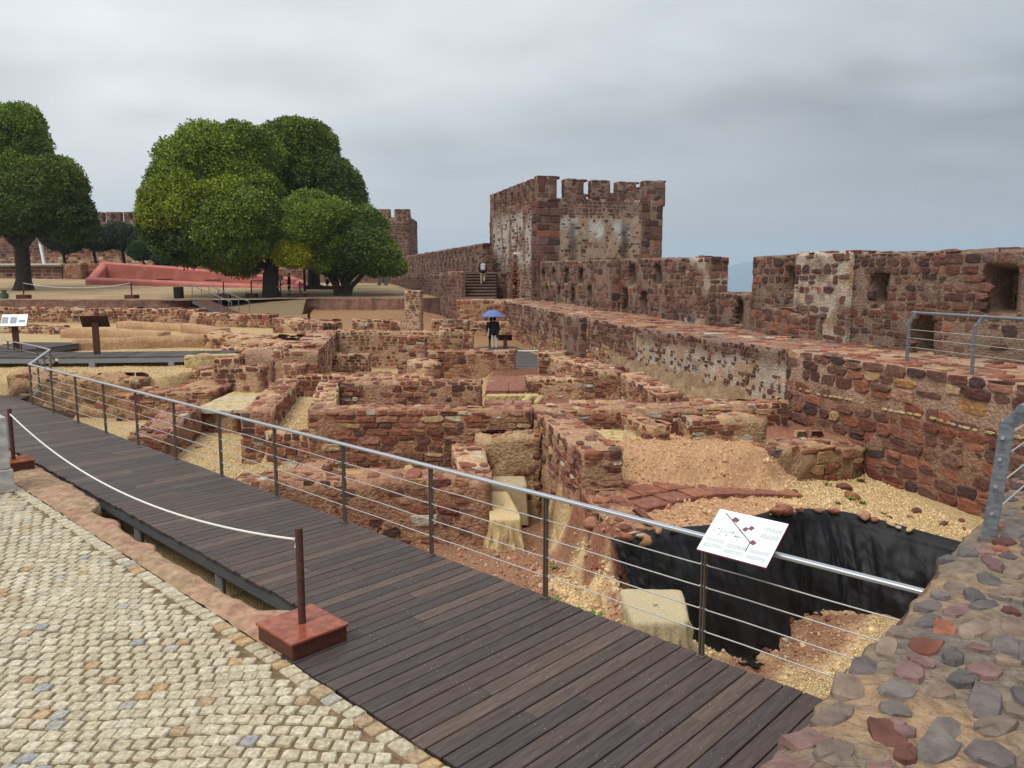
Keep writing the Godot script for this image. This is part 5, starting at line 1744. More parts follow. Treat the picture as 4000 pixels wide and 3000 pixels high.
	# big boulders built into the bank of the trench
	for q in [[1.62, 9.75, -0.30, 0.62, "tan", 2, "orange brown"], [1.18, 10.5, -0.30, 0.34, "pink", 0, "pinkish"], [1.25, 9.55, -0.62, 0.34, "red", 1, "deep red"]]:
		var b := Basis.from_euler(Vector3(rf(-0.2, 0.2), rf(-0.6, 0.2), rf(-0.2, 0.2))) * Basis.from_scale(Vector3(q[3], q[3] * 0.62, q[3] * 0.7))
		var o := piece(numbered("boulder"), boulder_pool[k % 5], tint_material([q[4], q[5]]), self, Transform3D(b, v(q[0], q[1], q[2])))
		tag(o, "%s boulder in the earth bank of the trench" % q[6], "boulder", "boulders in the bank")
		k += 1

# cloth over a block: four top corners (near left, near right, far right, far left), how far it hangs and flares
func covered(label: String, c: Array, drop_y: float, flare: float, mat: Material) -> void:
	var mid: Vector3 = (c[0] + c[1] + c[2] + c[3]) * 0.25
	var o := thing("covered_block", label, "covered stone", Vector3(mid.x, drop_y, mid.z), "blocks covered with canvas")
	var ring := []
	var per := 24
	for e in 4:
		for k in per:
			var p: Vector3 = c[e].lerp(c[(e + 1) % 4], k / float(per))
			# rounded corners
			var t := absf(k / float(per) - 0.5) * 2.0
			p = p.lerp(mid, 0.06 * pow(t, 8.0))
			ring.append(p)
	ring.append(ring[0])
	var rows := []
	for j in 26:
		var r := []
		for i in ring.size():
			var p: Vector3 = ring[i]
			if j < 8:
				p = mid.lerp(p, j / 7.0) + Vector3(0, 0.012 * noise.get_noise_2d(p.x * 8, p.z * 8 + j) - 0.02 * (1.0 - j / 7.0) * 0.5, 0)
			else:
				var t := (j - 7) / 18.0
				var outw := (p - mid) * Vector3(1, 0, 1)
				outw = outw.normalized()
				var i2 := i % (ring.size() - 1)
				var fold := fine.get_noise_3d(cos(TAU * i2 / 96.0) * 1.7, sin(TAU * i2 / 96.0) * 1.7, t * 0.5 + mid.x) * flare * t * 0.8
				p += outw * (0.015 + 0.30 * flare * t + fold)
				p.y = lerpf(p.y, drop_y + 0.1 * flare * fine.get_noise_2d(i2 * 0.15, mid.x), t)
			r.append(p)
		rows.append(r)
	piece("canvas_cover", grid_mesh(rows, [], [], true), mat, o, Transform3D())

func make_covers() -> void:
	covered("low yellowish canvas covered block on the trench floor in front of a taller grey one", [v(-0.36, 11.85, -0.64), v(0.15, 11.85, -0.64), v(-0.08, 13.2, -0.58), v(-0.38, 13.2, -0.58)], -1.22, 0.28, M.canvas)
	covered("grey canvas covered block standing behind the yellowish one in the trench", [v(-0.40, 13.45, -0.52), v(0.26, 13.5, -0.55), v(0.24, 14.0, -0.5), v(-0.38, 14.0, -0.5)], -1.28, 0.08, M.canvas_grey)
	covered("beige canvas covered block by the railing at the edge of the black lined pit", [v(1.30, 7.78, -0.50), v(1.88, 7.78, -0.48), v(1.98, 8.55, -0.46), v(1.28, 8.75, -0.52)], -1.2, 0.30, M.canvas_grey)

# ---------------------------------------------------------------- metal railings on the wall walk
func make_walk_rails() -> void:
	var e := v(0.694, 0.72)
	var o := thing("railing", "close grey galvanised railing post with bolts at the right edge of the picture", "railing", v(3.08, 4.6, 1.5))
	for k in 3:
		var p := v(3.09, 4.80, 1.48) + e * 1.5 * k
		var lean := v(0.72, -0.694) * 0.05
		var st := begin()
		var dirn := v(0.72, -0.694)
		var b := Basis(dirn, (Vector3.UP * 0.74 + lean).normalized(), dirn.cross(Vector3.UP).normalized())
		bevel_box(st, Transform3D(b, p + Vector3.UP * 0.37 + lean * 0.5), Vector3(0.085, 0.76, 0.014), 0.003)
		bevel_box(st, Transform3D(b.rotated(e.normalized(), 0.62), p + Vector3.UP * 0.78 + lean + dirn * 0.045), Vector3(0.075, 0.14, 0.014), 0.003)
		piece("post", st.commit(), M.galv, o, Transform3D())
		for y in [0.14, 0.32, 0.50, 0.64]:
			st = begin()
			tube(st, [p + Vector3.UP * y + lean * y - e * 0.02, p + Vector3.UP * y + lean * y + e * 0.02], [0.012, 0.012], 8)
			piece("bolt", st.commit(), M.steel, o, Transform3D())
	var r0 := v(3.09, 4.80, 1.48) + Vector3.UP * 0.84 + v(0.72, -0.694) * 0.12
	piece("handrail", tube_mesh([r0 - e * 0.06, r0 + e * 3.2], 0.026, 12), M.galv, o, Transform3D())
	for y in [0.14, 0.32, 0.50, 0.64]:
		var q: Vector3 = v(3.09, 4.80, 1.48) + Vector3.UP * y + v(0.72, -0.694) * 0.05 * y
		piece("cable", tube_mesh([q, q + e * 3.2], 0.006, 6), M.cable, o, Transform3D())
	o = thing("railing", "grey tubular railing on the wall walk in front of an arched niche", "railing", v(7.8, 14.2, 1.5))
	var d := v(0.25, -1.6).normalized()
	var a := v(7.72, 14.95, 1.5)
	for k in 4:
		var p := a + d * 1.72 * k
		var st := begin()
		bevel_box(st, up_x(p + Vector3.UP * 0.42, d), Vector3(0.016, 0.84, 0.075), 0.003)
		bar(st, p + Vector3.UP * 0.82, p + Vector3.UP * 0.99 + v(0.12, 0.0), 0.016, 0.06)
		piece("post", st.commit(), M.galv, o, Transform3D())
	var h := Vector3.UP * 1.0 + v(0.13, 0.0)
	piece("handrail", tube_mesh([a - d * 0.12 + h, a + d * 5.3 + h], 0.03, 10), M.galv, o, Transform3D())
	for y in [0.16, 0.34, 0.52, 0.68]:
		piece("cable", tube_mesh([a + Vector3.UP * y, a + d * 5.2 + Vector3.UP * y], 0.006, 5), M.cable, o, Transform3D())

# ---------------------------------------------------------------- the terrace behind the dig
func make_plateau() -> void:
	# rounded rendered retaining walls
	for q in [["long low rounded retaining wall of brown render at the left edge of the dig", -48.0, -20.6, 0.9], ["tall rounded retaining wall of reddish render below the big trees", -17.6, -3.0, -0.1]]:
		var o := thing("retaining_wall", q[0], "retaining wall", v((q[1] + q[2]) * 0.5, plateau_edge((q[1] + q[2]) * 0.5), q[3]))
		var rows := []
		var cols := []
		for i in 120:
			var x := lerpf(q[1], q[2], i / 119.0)
			var f := plateau_edge(x)
			# the ends curve back into the slope of the ramp
			if q[1] > -20.0: f += 3.0 * pow(clampf(1.0 - (x - q[1]) / 3.5, 0, 1), 2.0)
			else: f += 2.5 * pow(clampf(1.0 - (q[2] - x) / 3.0, 0, 1), 2.0)
			var ty := plateau_y(x, f) + 0.06
			var r := []
			var c := []
			for j in 16:
				var p := v(x, f, 0)
				if j <= 10:
					p.y = lerpf(q[3] - 0.3, ty - 0.14, j / 10.0)
				else:
					var a := (j - 10) / 5.0 * PI * 0.5
					p.y = ty - 0.14 + 0.14 * sin(a)
					p.z -= 0.14 * (1.0 - cos(a)) + (0.5 if j == 15 else 0.0)
				p.z += 0.05 * noise.get_noise_2d(x * 1.1, p.y * 2.0)
				r.append(p)
				# damp stains running down
				var g := noise.get_noise_2d(x * 2.6, 40.0 + p.y * 0.25)
				c.append(Color(0.34, 0.185, 0.135).lerp(Color(0.20, 0.12, 0.095), smoothstep(-0.1, 0.4, g)).lerp(Color(0.27, 0.17, 0.12), 0.6 if q[1] < -20.0 else 0.0))
			rows.append(r)
			cols.append(c)
		part("rendered_face", grid_mesh(rows, cols, [], true), M.render, o)
	# ramp of gravel between them
	var rows := []
	var cols := []
	for i in 20:
		var r := []
		var c := []
		for j in 14:
			var x := -23.5 + 8.0 * j / 13.0
			var t := i / 19.0
			var f := 47.0 + 12.0 * t
			r.append(v(x + 2.5 * (1.0 - t), f, lerpf(0.65, plateau_y(x, 57.0) - 0.03, smoothstep(0.0, 0.75, t)) + 0.05 * fine.get_noise_2d(x, f)))
			c.append(Color(0.40, 0.30, 0.19))
		rows.append(r)
		cols.append(c)
	tag(part("ramp_path", grid_mesh(rows, cols), M.gravel), "", "", "", "structure")
	# footbridge down into the dig
	var o := thing("footbridge", "narrow steel footbridge with thin handrails sloping down from the terrace", "footbridge", v(-19.5, 50, 1.3))
	var a := v(-20.6, 51.2, 1.85)
	var b := v(-16.4, 46.6, 0.95)
	var side := v(0.74, 0.67) * 0.55
	var st := begin()
	bar(st, a, b, 1.1, 0.05)
	piece("deck", st.commit(), M.corten, o, Transform3D())
	for s in [-1, 1]:
		st = begin()
		bar(st, a + side * s + Vector3.DOWN * 0.1, b + side * s + Vector3.DOWN * 0.1, 0.06, 0.18)
		piece("beam", st.commit(), M.beam, o, Transform3D())
		piece("handrail", tube_mesh([a + side * s + Vector3(-0.8, 1.0, 0.4), a + side * s + Vector3.UP * 1.0, b + side * s + Vector3.UP * 0.95], 0.03, 6), M.galv, o, Transform3D())
		for k in 5:
			var p: Vector3 = a.lerp(b, k / 4.0) + side * s
			piece("post", tube_mesh([p, p + Vector3.UP * 0.98], 0.025, 6), M.galv, o, Transform3D())
	part("support", box_mesh(Transform3D(Basis(), v(-20.2, 50.6, 0.9)), Vector3(0.3, 1.5, 0.3), 0.02), M.zinc, o)

	# the pink basin
	o = thing("basin", "long pink rendered basin with a rounded front kerb and a higher back wall", "basin", v(-30, 73, 2.6))
	var round_wall := func(name_: String, pts: Array, tops: Array, th: float, y0: float) -> void:
		var rs := []
		for i in 40:
			var t := i / 39.0
			var q := t * (pts.size() - 1)
			var k := mini(int(q), pts.size() - 2)
			var p: Vector2 = (pts[k] as Vector2).lerp(pts[k + 1], q - k)
			var ty: float = lerpf(tops[k], tops[k + 1], q - k)
			var d: Vector2 = ((pts[k + 1] as Vector2) - pts[k]).normalized()
			var n := Vector2(d.y, -d.x)
			var r := []
			var low := y0 + plateau_y(p.x, p.y) - 0.15
			r.append(v(p.x + n.x * th, p.y + n.y * th, low))
			for j in 11:
				var ang := PI * j / 10.0
				r.append(v(p.x + n.x * th * cos(ang), p.y + n.y * th * cos(ang), ty - th * 0.7 + th * 0.7 * sin(ang)))
			r.append(v(p.x - n.x * th, p.y - n.y * th, low))
			if i == 0 or i == 39:
				var c := v(p.x, p.y, ty - th * 0.8)
				if i == 0: rs.append(r.map(func(_z): return c))
				rs.append(r)
				if i == 39: rs.append(r.map(func(_z): return c))
			else: rs.append(r)
		part(name_, grid_mesh(rs, [], [], true), M.pink, o)
	round_wall.call("back_wall", [Vector2(-40.7, 78.0), Vector2(-34.0, 77.0), Vector2(-20.5, 74.5)], [5.05, 4.6, 3.45], 0.35, 0.0)
	round_wall.call("end_wall", [Vector2(-40.5, 74.6), Vector2(-41.0, 78.2)], [3.55, 5.1], 0.42, 0.0)
	round_wall.call("front_kerb", [Vector2(-40.7, 74.5), Vector2(-30.0, 72.6), Vector2(-19.2, 70.8)], [3.52, 3.1, 2.72], 0.45, 0.0)
	round_wall.call("end_wall", [Vector2(-19.3, 71.2), Vector2(-20.3, 74.4)], [3.0, 3.3], 0.5, 0.0)
	for q in [[-34.5, 75.4], [-29.5, 74.6], [-24.8, 73.8]]:
		st = begin()
		bar(st, v(q[0], q[1], plateau_y(q[0], q[1]) + 0.5), v(q[0] + 1.5, q[1] - 0.25, plateau_y(q[0], q[1]) + 0.5), 0.3, 0.1)
		piece("spout_slot", st.commit(), M.dark, o, Transform3D())
	# terrace wall of big dark blocks, brick pier and brick wall behind the basin
	masonry("terrace_wall", "terrace wall of large dark blocks with wide pale joints behind the left tree", "wall", Vector2(-62, 87), Vector2(-49.6, 85.5), 1.2, 2.9, 4.75, 4.75, {"blocks": true, "hmin": 0.36, "hmax": 0.44, "wmin": 0.8, "wmax": 1.5, "gap": 0.11, "pal": "castle", "mortar": Color(0.42, 0.25, 0.17), "cap": false, "rag": 0.0, "res": 0.4, "back": false})
	tag(part("stone_coping", box_mesh(up_x(v(-55.6, 87.4, 4.95), v(12.4, -1.5)), Vector3(13.0, 0.2, 3.4), 0.04), M.concrete), "grey stone coping slab lying on the dark terrace wall", "coping")
	masonry("brick_wall", "low red brick wall behind the pink basin, its pier facing the terrace", "brick wall", Vector2(-49.4, 85.4), Vector2(-47.0, 84.6), 0.8, 2.8, 4.9, 5.1, {"hmin": 0.12, "hmax": 0.15, "wmin": 0.5, "wmax": 0.9, "gap": 0.05, "blocks": true, "pal": "brick", "mortar": Color(0.45, 0.25, 0.17), "rag": 0.0, "res": 0.3, "top_pal": "brick"})
	masonry("brick_wall", "long red brick wall running behind the pink basin", "brick wall", Vector2(-47.0, 85.5), Vector2(-24.0, 82.0), 0.6, 2.8, 5.1, 4.4, {"hmin": 0.12, "hmax": 0.15, "wmin": 0.5, "wmax": 0.9, "gap": 0.04, "blocks": true, "pal": "brick", "mortar": Color(0.42, 0.19, 0.13), "rag": 0.0, "res": 0.4, "cap": false, "back": false})
	masonry("terrace_wall", "dark rubble wall closing the terrace between the tree trunks", "wall", Vector2(-24.0, 82.0), Vector2(-13.5, 81.0), 0.8, 2.4, 4.6, 4.3, {"pal": "castle_red", "mortar": DUSTY, "hmin": 0.2, "hmax": 0.36, "wmin": 0.3, "wmax": 0.8, "res": 0.35, "back": false})
	# rope posts along the rim, with their ropes
	var rim := [v(-35.5, 56.2), v(-27.2, 55.3), v(-21.4, 57.4), v(-19.6, 58.2), v(-16.0, 58.4), v(-4.6, 57.6)]
	var names := ["beside the left tree", "between the left tree and the bin", "behind the footbridge", "just left of the big trunk", "in front of the visitor in black", "next to the castle wall"]
	for i in rim.size():
		var p: Vector3 = rim[i]
		p.y = plateau_y(p.x, -p.z)
		rim[i] = p
		var r := thing("rope_post", "small rope post on a dark box, " + names[i], "rope post", p, "rope posts along the terrace rim")
		part("base_box", box_mesh(Transform3D(Basis(Vector3.UP, rf(-0.2, 0.2)), p + Vector3(0, 0.14, 0)), Vector3(0.8, 0.3, 0.6), 0.02), M.varnish_side, r)
		part("post", tube_mesh([p + Vector3.UP * 0.28, p + Vector3.UP * 1.2], 0.05, 8), M.corten, r)
	for q in [[0, 1], [3, 4]]:
		var p0: Vector3 = rim[q[0]] + Vector3.UP * 1.12
		var p1: Vector3 = rim[q[1]] + Vector3.UP * 1.12
		var pts := []
		for k in 13: pts.append(p0.lerp(p1, k / 12.0) + Vector3.DOWN * 1.4 * (k / 12.0) * (1.0 - k / 12.0))
		tag(part("rope", tube_mesh(pts, 0.018, 5), M.rope), "pale rope strung between the rope posts of the terrace rim, " + ("at the left" if q[0] == 0 else "at the big trunk"), "rope")
	# litter bin, lamp column, mast, tall brown post
	o = thing("litter_bin", "dark slatted cylindrical litter bin on the rim of the terrace", "litter bin", v(-24.4, 56.6, plateau_y(-24.4, 56.6)))
	for k in 14:
		var an := TAU * k / 14.0
		part("slat", box_mesh(Transform3D(Basis(Vector3.UP, -an), o.position + Vector3(cos(an) * 0.33, 0.42, sin(an) * 0.33)), Vector3(0.03, 0.84, 0.12), 0.005), M.dark, o)
	st = begin()
	tube(st, [o.position + Vector3.UP * 0.02, o.position + Vector3.UP * 0.8], [0.31, 0.31], 14)
	piece("liner", st.commit(), M.beam, o, Transform3D())
	o = thing("urn", "small green garden urn on the gravel below the left tree", "urn", v(-36.8, 56.0, plateau_y(-36.8, 56.0)))
	st = begin()
	var up := Vector3.UP
	tube(st, [o.position, o.position + up * 0.1, o.position + up * 0.3, o.position + up * 0.45, o.position + up * 0.5, o.position + up * 0.62], [0.2, 0.3, 0.3, 0.16, 0.14, 0.24], 14)
	piece("body", st.commit(), surf(Color(0.07, 0.10, 0.065), 0.7), o, Transform3D())
	o = thing("lamp_column", "white lamp column standing on the terrace wall behind the left tree", "lamp column", v(-53.5, 89, 4.9))
	piece("column", tube_mesh([v(-53.5, 89, 4.8), v(-53.9, 89, 8.0)], 0.19, 10), M.white, o, Transform3D())
	part("lamp_head", box_mesh(Transform3D(Basis(), v(-53.7, 88.8, 7.9)), Vector3(0.6, 0.25, 0.4), 0.05), M.galv, o)
	o = thing("mast", "thin antenna mast rising above the left tree", "mast", v(-64, 110, 12))
	st = begin()
	tube(st, [v(-64, 110, 11), v(-64.2, 110, 20.5), v(-64.3, 110, 24.2)], [0.10, 0.07, 0.03], 6)
	piece("pole", st.commit(), M.galv, o, Transform3D())
	o = thing("post", "tall brown timber post beside the pink basin under the trees", "post", v(-17.8, 66.5, 2.3))
	piece("pole", tube_mesh([v(-17.8, 66.5, 2.2), v(-17.8, 66.5, 4.4)], 0.11, 8), M.corten, o, Transform3D())
	o = thing("log_edging", "low dark timber edging on the gravel right of the pink basin", "timber edging", v(-16.2, 69.0, 2.4))
	for q in [[-18.4, -15.2, 69.0], [-18.2, -17.2, 70.4]]:
		st = begin()
		bar(st, v(q[0], q[2], plateau_y(q[0], q[2]) + 0.15), v(q[1], q[2], plateau_y(q[1], q[2]) + 0.15), 0.25, 0.35)
		piece("timber", st.commit(), M.corten, o, Transform3D())
	# steel stair up to the wall
	o = thing("steel_stairs", "open steel stair leading from the terrace up to the wall walk", "stairs", v(-14.5, 77.5, 2.4))
	var lo := v(-16.6, 76.2, 2.55)
	var hi := v(-13.0, 77.6, 4.55)
	for s in [-0.6, 0.6]:
		st = begin()
		bar(st, lo + v(-0.3, 1).normalized() * s, hi + v(-0.3, 1).normalized() * s, 0.07, 0.24)
		piece("stringer", st.commit(), M.galv, o, Transform3D())
	for k in 11:
		var p := lo.lerp(hi, (k + 0.5) / 11.0)
		part("tread", box_mesh(up_x(p, v(3.6, 1.4)), Vector3(0.3, 0.05, 1.2), 0.01), M.galv, o)
	for q in [[-13.2, 77.0], [-12.7, 78.0], [-12.5, 76.9]]: part("support", box_mesh(Transform3D(Basis(), v(q[0], q[1], 3.4)), Vector3(0.28, 2.3, 0.28), 0.02), M.beam, o)

# ---------------------------------------------------------------- trees
var leaf_mesh: ArrayMesh

func make_leaf_mesh() -> void:
	# a spray of small leaves, filling a ball of radius 0.5
	var st := begin()
	for i in 13:
		var d := Vector3(rf(-1, 1), rf(-1, 1), rf(-1, 1)).normalized()
		var p := d * rf(0.05, 0.42)
		var a := (d + Vector3(rf(-1, 1), rf(-0.6, 1), rf(-1, 1)) * 0.8).normalized()
		var s := a.cross(Vector3(rf(-1, 1), rf(-1, 1), rf(-1, 1))).normalized()
		var l := rf(0.24, 0.38)
		var w := rf(0.09, 0.14)
		var q := [p, p + a * l * 0.5 + s * w, p + a * l, p + a * l * 0.5 - s * w]
		for k in [0, 1, 2, 0, 2, 3]: st.add_vertex(q[k])
	st.generate_normals()
	leaf_mesh = st.commit()

func blob(centre: Vector3, r: Vector3, rough: float) -> ArrayMesh:
	var rows := []
	for i in 15:
		var row := []
		var th := PI * i / 14.0
		for j in 25:
			var ph := TAU * j / 24.0
			var d := Vector3(sin(th) * cos(ph), cos(th), sin(th) * sin(ph))
			row.append(centre + d * r * (1.0 + rough * noise.get_noise_3dv((centre + d * r) * 0.9)))
		rows.append(row)
	return grid_mesh(rows)

# lobes: [centre, radii, colour]; limbs: lists of [points, radii]
func tree(called: String, label: String, at: Vector3, limbs: Array, lobes: Array, leaf: float, dense: float, group := "") -> Node3D:
	var o := thing(called, label, "tree" if called != "bush" else "bush", at, group)
	for l in limbs:
		var st := begin()
		tube(st, l[0], l[1], 10)
		piece("trunk" if l == limbs[0] else "branch", st.commit(), M.bark, o, Transform3D())
	var xs := []
	var cs := []
	for b in lobes:
		var c: Vector3 = b[0]
		var r: Vector3 = b[1]
		# each lobe is built of many round clumps, with dark gaps between them
		var rs := 0.30 * minf(r.x, minf(r.y, r.z)) + 0.25
		var n := int(4.2 * (r.x * r.y + r.x * r.z + r.y * r.z) / (rs * rs))
		for q in n:
			var yy := 1.0 - 2.0 * (q + 0.5) / n
			var ph := q * 2.39996 + rf(-0.5, 0.5)
			var out := Vector3(sqrt(1.0 - yy * yy) * cos(ph), yy + rf(-0.1, 0.1), sqrt(1.0 - yy * yy) * sin(ph)).normalized()
			var cc := c + out * (r - Vector3.ONE * rs * 0.8) * rf(0.86, 1.06)
			var cr := rs * rf(0.65, 1.25)
			var hidden := false
			for b2 in lobes:
				if b2 != b and ((cc - b2[0]) / b2[1]).length() < 0.74: hidden = true
			if hidden: continue
			var tone := rf(0.78, 1.2) * (1.0 + 0.4 * noise.get_noise_3dv(cc * 0.7))
			var col: Color = b[2]
			for i in int(4.0 * PI * cr * cr * dense * 0.75):
				var d := Vector3(rf(-1, 1), rf(-1, 1), rf(-1, 1)).normalized()
				if d.dot(out) < -0.35: d = -d
				var p := cc + d * Vector3(1.05, 0.85, 1.05) * cr * (1.0 - 0.3 * pow(rng.randf(), 2.0))
				var k := leaf * rf(0.55, 1.05)
				xs.append(Transform3D(Basis.from_euler(Vector3(rf(0, TAU), rf(0, TAU), rf(0, TAU))) * Basis.from_scale(Vector3.ONE * k), p))
				var g := tone * rf(0.75, 1.25)
				cs.append(Color(col.r * g, col.g * g, col.b * g))
	copies("crown", leaf_mesh, M.leaf, o, xs, cs)
	for b in lobes:  # added dark filler solid in each lobe, keeps light from leaking through
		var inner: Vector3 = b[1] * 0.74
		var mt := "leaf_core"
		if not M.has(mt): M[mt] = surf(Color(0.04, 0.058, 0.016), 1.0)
		var core_ := part("crown_filler", blob(b[0], inner, 0.25), M[mt], o)
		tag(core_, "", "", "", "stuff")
	return o

func make_trees() -> void:
	make_leaf_mesh()
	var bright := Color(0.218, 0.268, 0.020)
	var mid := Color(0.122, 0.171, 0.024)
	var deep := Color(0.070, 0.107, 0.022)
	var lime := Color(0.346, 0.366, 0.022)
	# big tree, left half and right half stand one behind the other
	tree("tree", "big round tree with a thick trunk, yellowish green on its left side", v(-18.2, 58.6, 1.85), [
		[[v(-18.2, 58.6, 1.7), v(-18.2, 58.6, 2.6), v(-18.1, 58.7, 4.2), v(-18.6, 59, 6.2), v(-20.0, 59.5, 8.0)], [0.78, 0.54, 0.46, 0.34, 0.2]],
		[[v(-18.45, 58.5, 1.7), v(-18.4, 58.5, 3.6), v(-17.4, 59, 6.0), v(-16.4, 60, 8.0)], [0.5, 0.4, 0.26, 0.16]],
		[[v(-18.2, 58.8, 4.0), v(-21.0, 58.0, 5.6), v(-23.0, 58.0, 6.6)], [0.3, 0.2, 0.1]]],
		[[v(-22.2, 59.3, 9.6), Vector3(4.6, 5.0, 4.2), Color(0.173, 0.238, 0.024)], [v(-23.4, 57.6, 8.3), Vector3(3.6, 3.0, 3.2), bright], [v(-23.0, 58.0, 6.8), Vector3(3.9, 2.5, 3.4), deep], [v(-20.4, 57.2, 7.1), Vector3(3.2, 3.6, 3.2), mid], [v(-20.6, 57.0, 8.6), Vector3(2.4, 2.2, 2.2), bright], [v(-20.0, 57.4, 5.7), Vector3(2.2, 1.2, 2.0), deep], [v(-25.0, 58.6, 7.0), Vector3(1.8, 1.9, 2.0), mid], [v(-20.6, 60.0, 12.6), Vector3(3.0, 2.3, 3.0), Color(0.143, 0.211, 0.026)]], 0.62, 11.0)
	tree("tree", "dark green tree behind the big one, its crown rising to the right", v(-18.0, 70.0, 2.45), [
		[[v(-17.9, 70, 2.2), v(-17.9, 70, 5.0), v(-18.1, 69, 8.0), v(-18.6, 67.5, 11.0)], [0.62, 0.5, 0.4, 0.2]]],
		[[v(-18.6, 65.5, 11.6), Vector3(4.6, 4.4, 4.4), Color(0.088, 0.143, 0.028)], [v(-16.0, 65.5, 10.0), Vector3(3.8, 3.8, 4.0), deep], [v(-15.0, 64.2, 8.2), Vector3(3.2, 2.8, 3.2), mid], [v(-17.6, 64.8, 14.2), Vector3(3.3, 2.0, 3.2), mid]], 0.66, 10.0)
	tree("tree", "medium tree with a bright lime green low branch right of the big trunk", v(-15.6, 59.6, 1.9), [
		[[v(-17.2, 59.5, 4.4), v(-16.0, 59.6, 6.0), v(-15.2, 59.8, 7.6)], [0.2, 0.16, 0.08]]],
		[[v(-15.1, 59.6, 7.3), Vector3(3.0, 2.5, 2.8), Color(0.143, 0.211, 0.027)], [v(-16.3, 58.6, 5.3), Vector3(1.75, 1.25, 1.5), lime], [v(-14.2, 59.3, 5.6), Vector3(2.0, 1.7, 1.8), mid]], 0.58, 12.0)
	var stems := []
	for q in [[-13.0, -13.3, 5.4], [-13.2, -12.0, 5.2], [-12.8, -11.2, 5.0], [-13.5, -14.4, 5.0], [-12.9, -12.6, 5.6], [-13.4, -13.9, 4.6]]:
		stems.append([[v(q[0], 59.9, 1.7), v(q[0] * 0.8 + q[1] * 0.2, 60.0, 2.7), v(q[1], 60.2, 4.0), v(q[1] * 1.02, 60.3, q[2])], [0.30, 0.2, 0.13, 0.07]])
	tree("tree", "spreading many stemmed tree by the steel stair, right of the big trees", v(-13.0, 60.0, 1.85), stems,
		[[v(-12.4, 60.3, 5.9), Vector3(2.7, 2.4, 2.4), Color(0.100, 0.157, 0.033)], [v(-10.6, 60.5, 5.0), Vector3(1.9, 1.5, 1.7), mid], [v(-9.6, 60.6, 4.3), Vector3(1.3, 0.7, 1.1), Color(0.192, 0.256, 0.045)], [v(-13.4, 59.8, 4.6), Vector3(1.7, 1.2, 1.5), deep], [v(-11.6, 61.0, 7.6), Vector3(1.7, 1.3, 1.6), Color(0.134, 0.193, 0.042)]], 0.55, 10.0)
	tree("tree", "tall leafy tree cut by the left edge of the picture", v(-42.0, 66.5, 2.3), [
		[[v(-42.0, 66.5, 2.0), v(-41.9, 66.5, 3.2), v(-41.8, 66.5, 5.6), v(-41.9, 66.6, 6.8), v(-42.3, 66.8, 9.5)], [1.0, 0.62, 0.54, 0.5, 0.25]],
		[[v(-41.9, 66.5, 6.0), v(-43.8, 66.2, 8.0), v(-45.4, 66, 10.0)], [0.42, 0.26, 0.14]], [[v(-41.8, 66.5, 6.0), v(-40.0, 66.2, 7.6), v(-38.4, 66, 9.0)], [0.4, 0.24, 0.12]], [[v(-41.9, 66.5, 6.3), v(-42.8, 67.5, 8.8), v(-43.0, 68, 11.0)], [0.36, 0.2, 0.12]]],
		[[v(-42.4, 66.5, 13.2), Vector3(3.3, 3.4, 3.2), Color(0.127, 0.193, 0.030)], [v(-39.0, 66.0, 11.0), Vector3(3.0, 2.6, 2.8), mid], [v(-44.8, 66.5, 11.2), Vector3(3.2, 3.6, 3.0), mid], [v(-40.2, 65.5, 8.9), Vector3(3.6, 1.9, 2.9), deep], [v(-37.4, 66.2, 8.6), Vector3(2.0, 2.1, 2.0), deep], [v(-44.6, 65.6, 8.9), Vector3(2.8, 2.0, 2.6), deep], [v(-41.0, 66.2, 16.0), Vector3(1.8, 1.7, 1.8), Color(0.143, 0.211, 0.030)], [v(-43.0, 64.8, 10.2), Vector3(2.4, 1.8, 1.8), Color(0.119, 0.183, 0.027)]], 0.66, 8.5)
	# bare twigs above the left tree
	var tw := thing("bare_tree", "bare twigs of a leafless tree showing above the left tree", "tree", v(-47, 74, 3))
	var st := begin()
	tube(st, [v(-47, 74, 2.6), v(-47.2, 74, 12), v(-47.3, 74, 19.0)], [0.3, 0.16, 0.03], 6)
	for i in 26:
		var y := rf(14.0, 18.4)
		var a := v(-47.2, 74, y)
		tube(st, [a, a + Vector3(rf(-0.9, 0.9), rf(0.4, 0.9), rf(-0.6, 0.6)), a + Vector3(rf(-1.9, 1.9), rf(0.8, 1.8), rf(-1, 1))], [0.05, 0.03, 0.012], 4)
	piece("trunk", st.commit(), M.bark, tw, Transform3D())
	# small trees and bushes in front of the far wall
	var grey := Color(0.045, 0.060, 0.035)
	for q in [[-47.0, 88.0, 4.6, 8.2, 1.9, 1.3, "slim olive tree with a grey green crown before the far wall"], [-44.0, 88.5, 4.6, 8.3, 2.0, 1.5, "second olive tree leaning right before the far wall"], [-50.5, 88.0, 4.6, 8.0, 1.9, 1.4, "dark small tree standing close behind the left tree"]]:
		tree("tree", q[6], v(q[0], q[1], q[2]), [[[v(q[0], q[1], q[2] - 0.4), v(q[0] - 0.2, q[1], q[2] + 1.4), v(q[0] - 0.5, q[1], q[3] - 0.3)], [0.2, 0.15, 0.08]]], [[v(q[0] - 0.5, q[1], q[3]), Vector3(q[4], q[5], q[4]), grey], [v(q[0] + 0.6, q[1] - 0.3, q[3] - 0.7), Vector3(q[4] * 0.7, q[5] * 0.7, q[4] * 0.7), grey]], 0.55, 9.0, "small trees before the far wall")
	tree("bush", "round green bush with a short stem before the far wall", v(-41.2, 87, 4.6), [[[v(-41.2, 87, 4.2), v(-41.2, 87, 6.0)], [0.12, 0.08]]], [[v(-41.2, 87, 6.6), Vector3(1.6, 1.1, 1.5), Color(0.045, 0.095, 0.028)]], 0.5, 12.0)
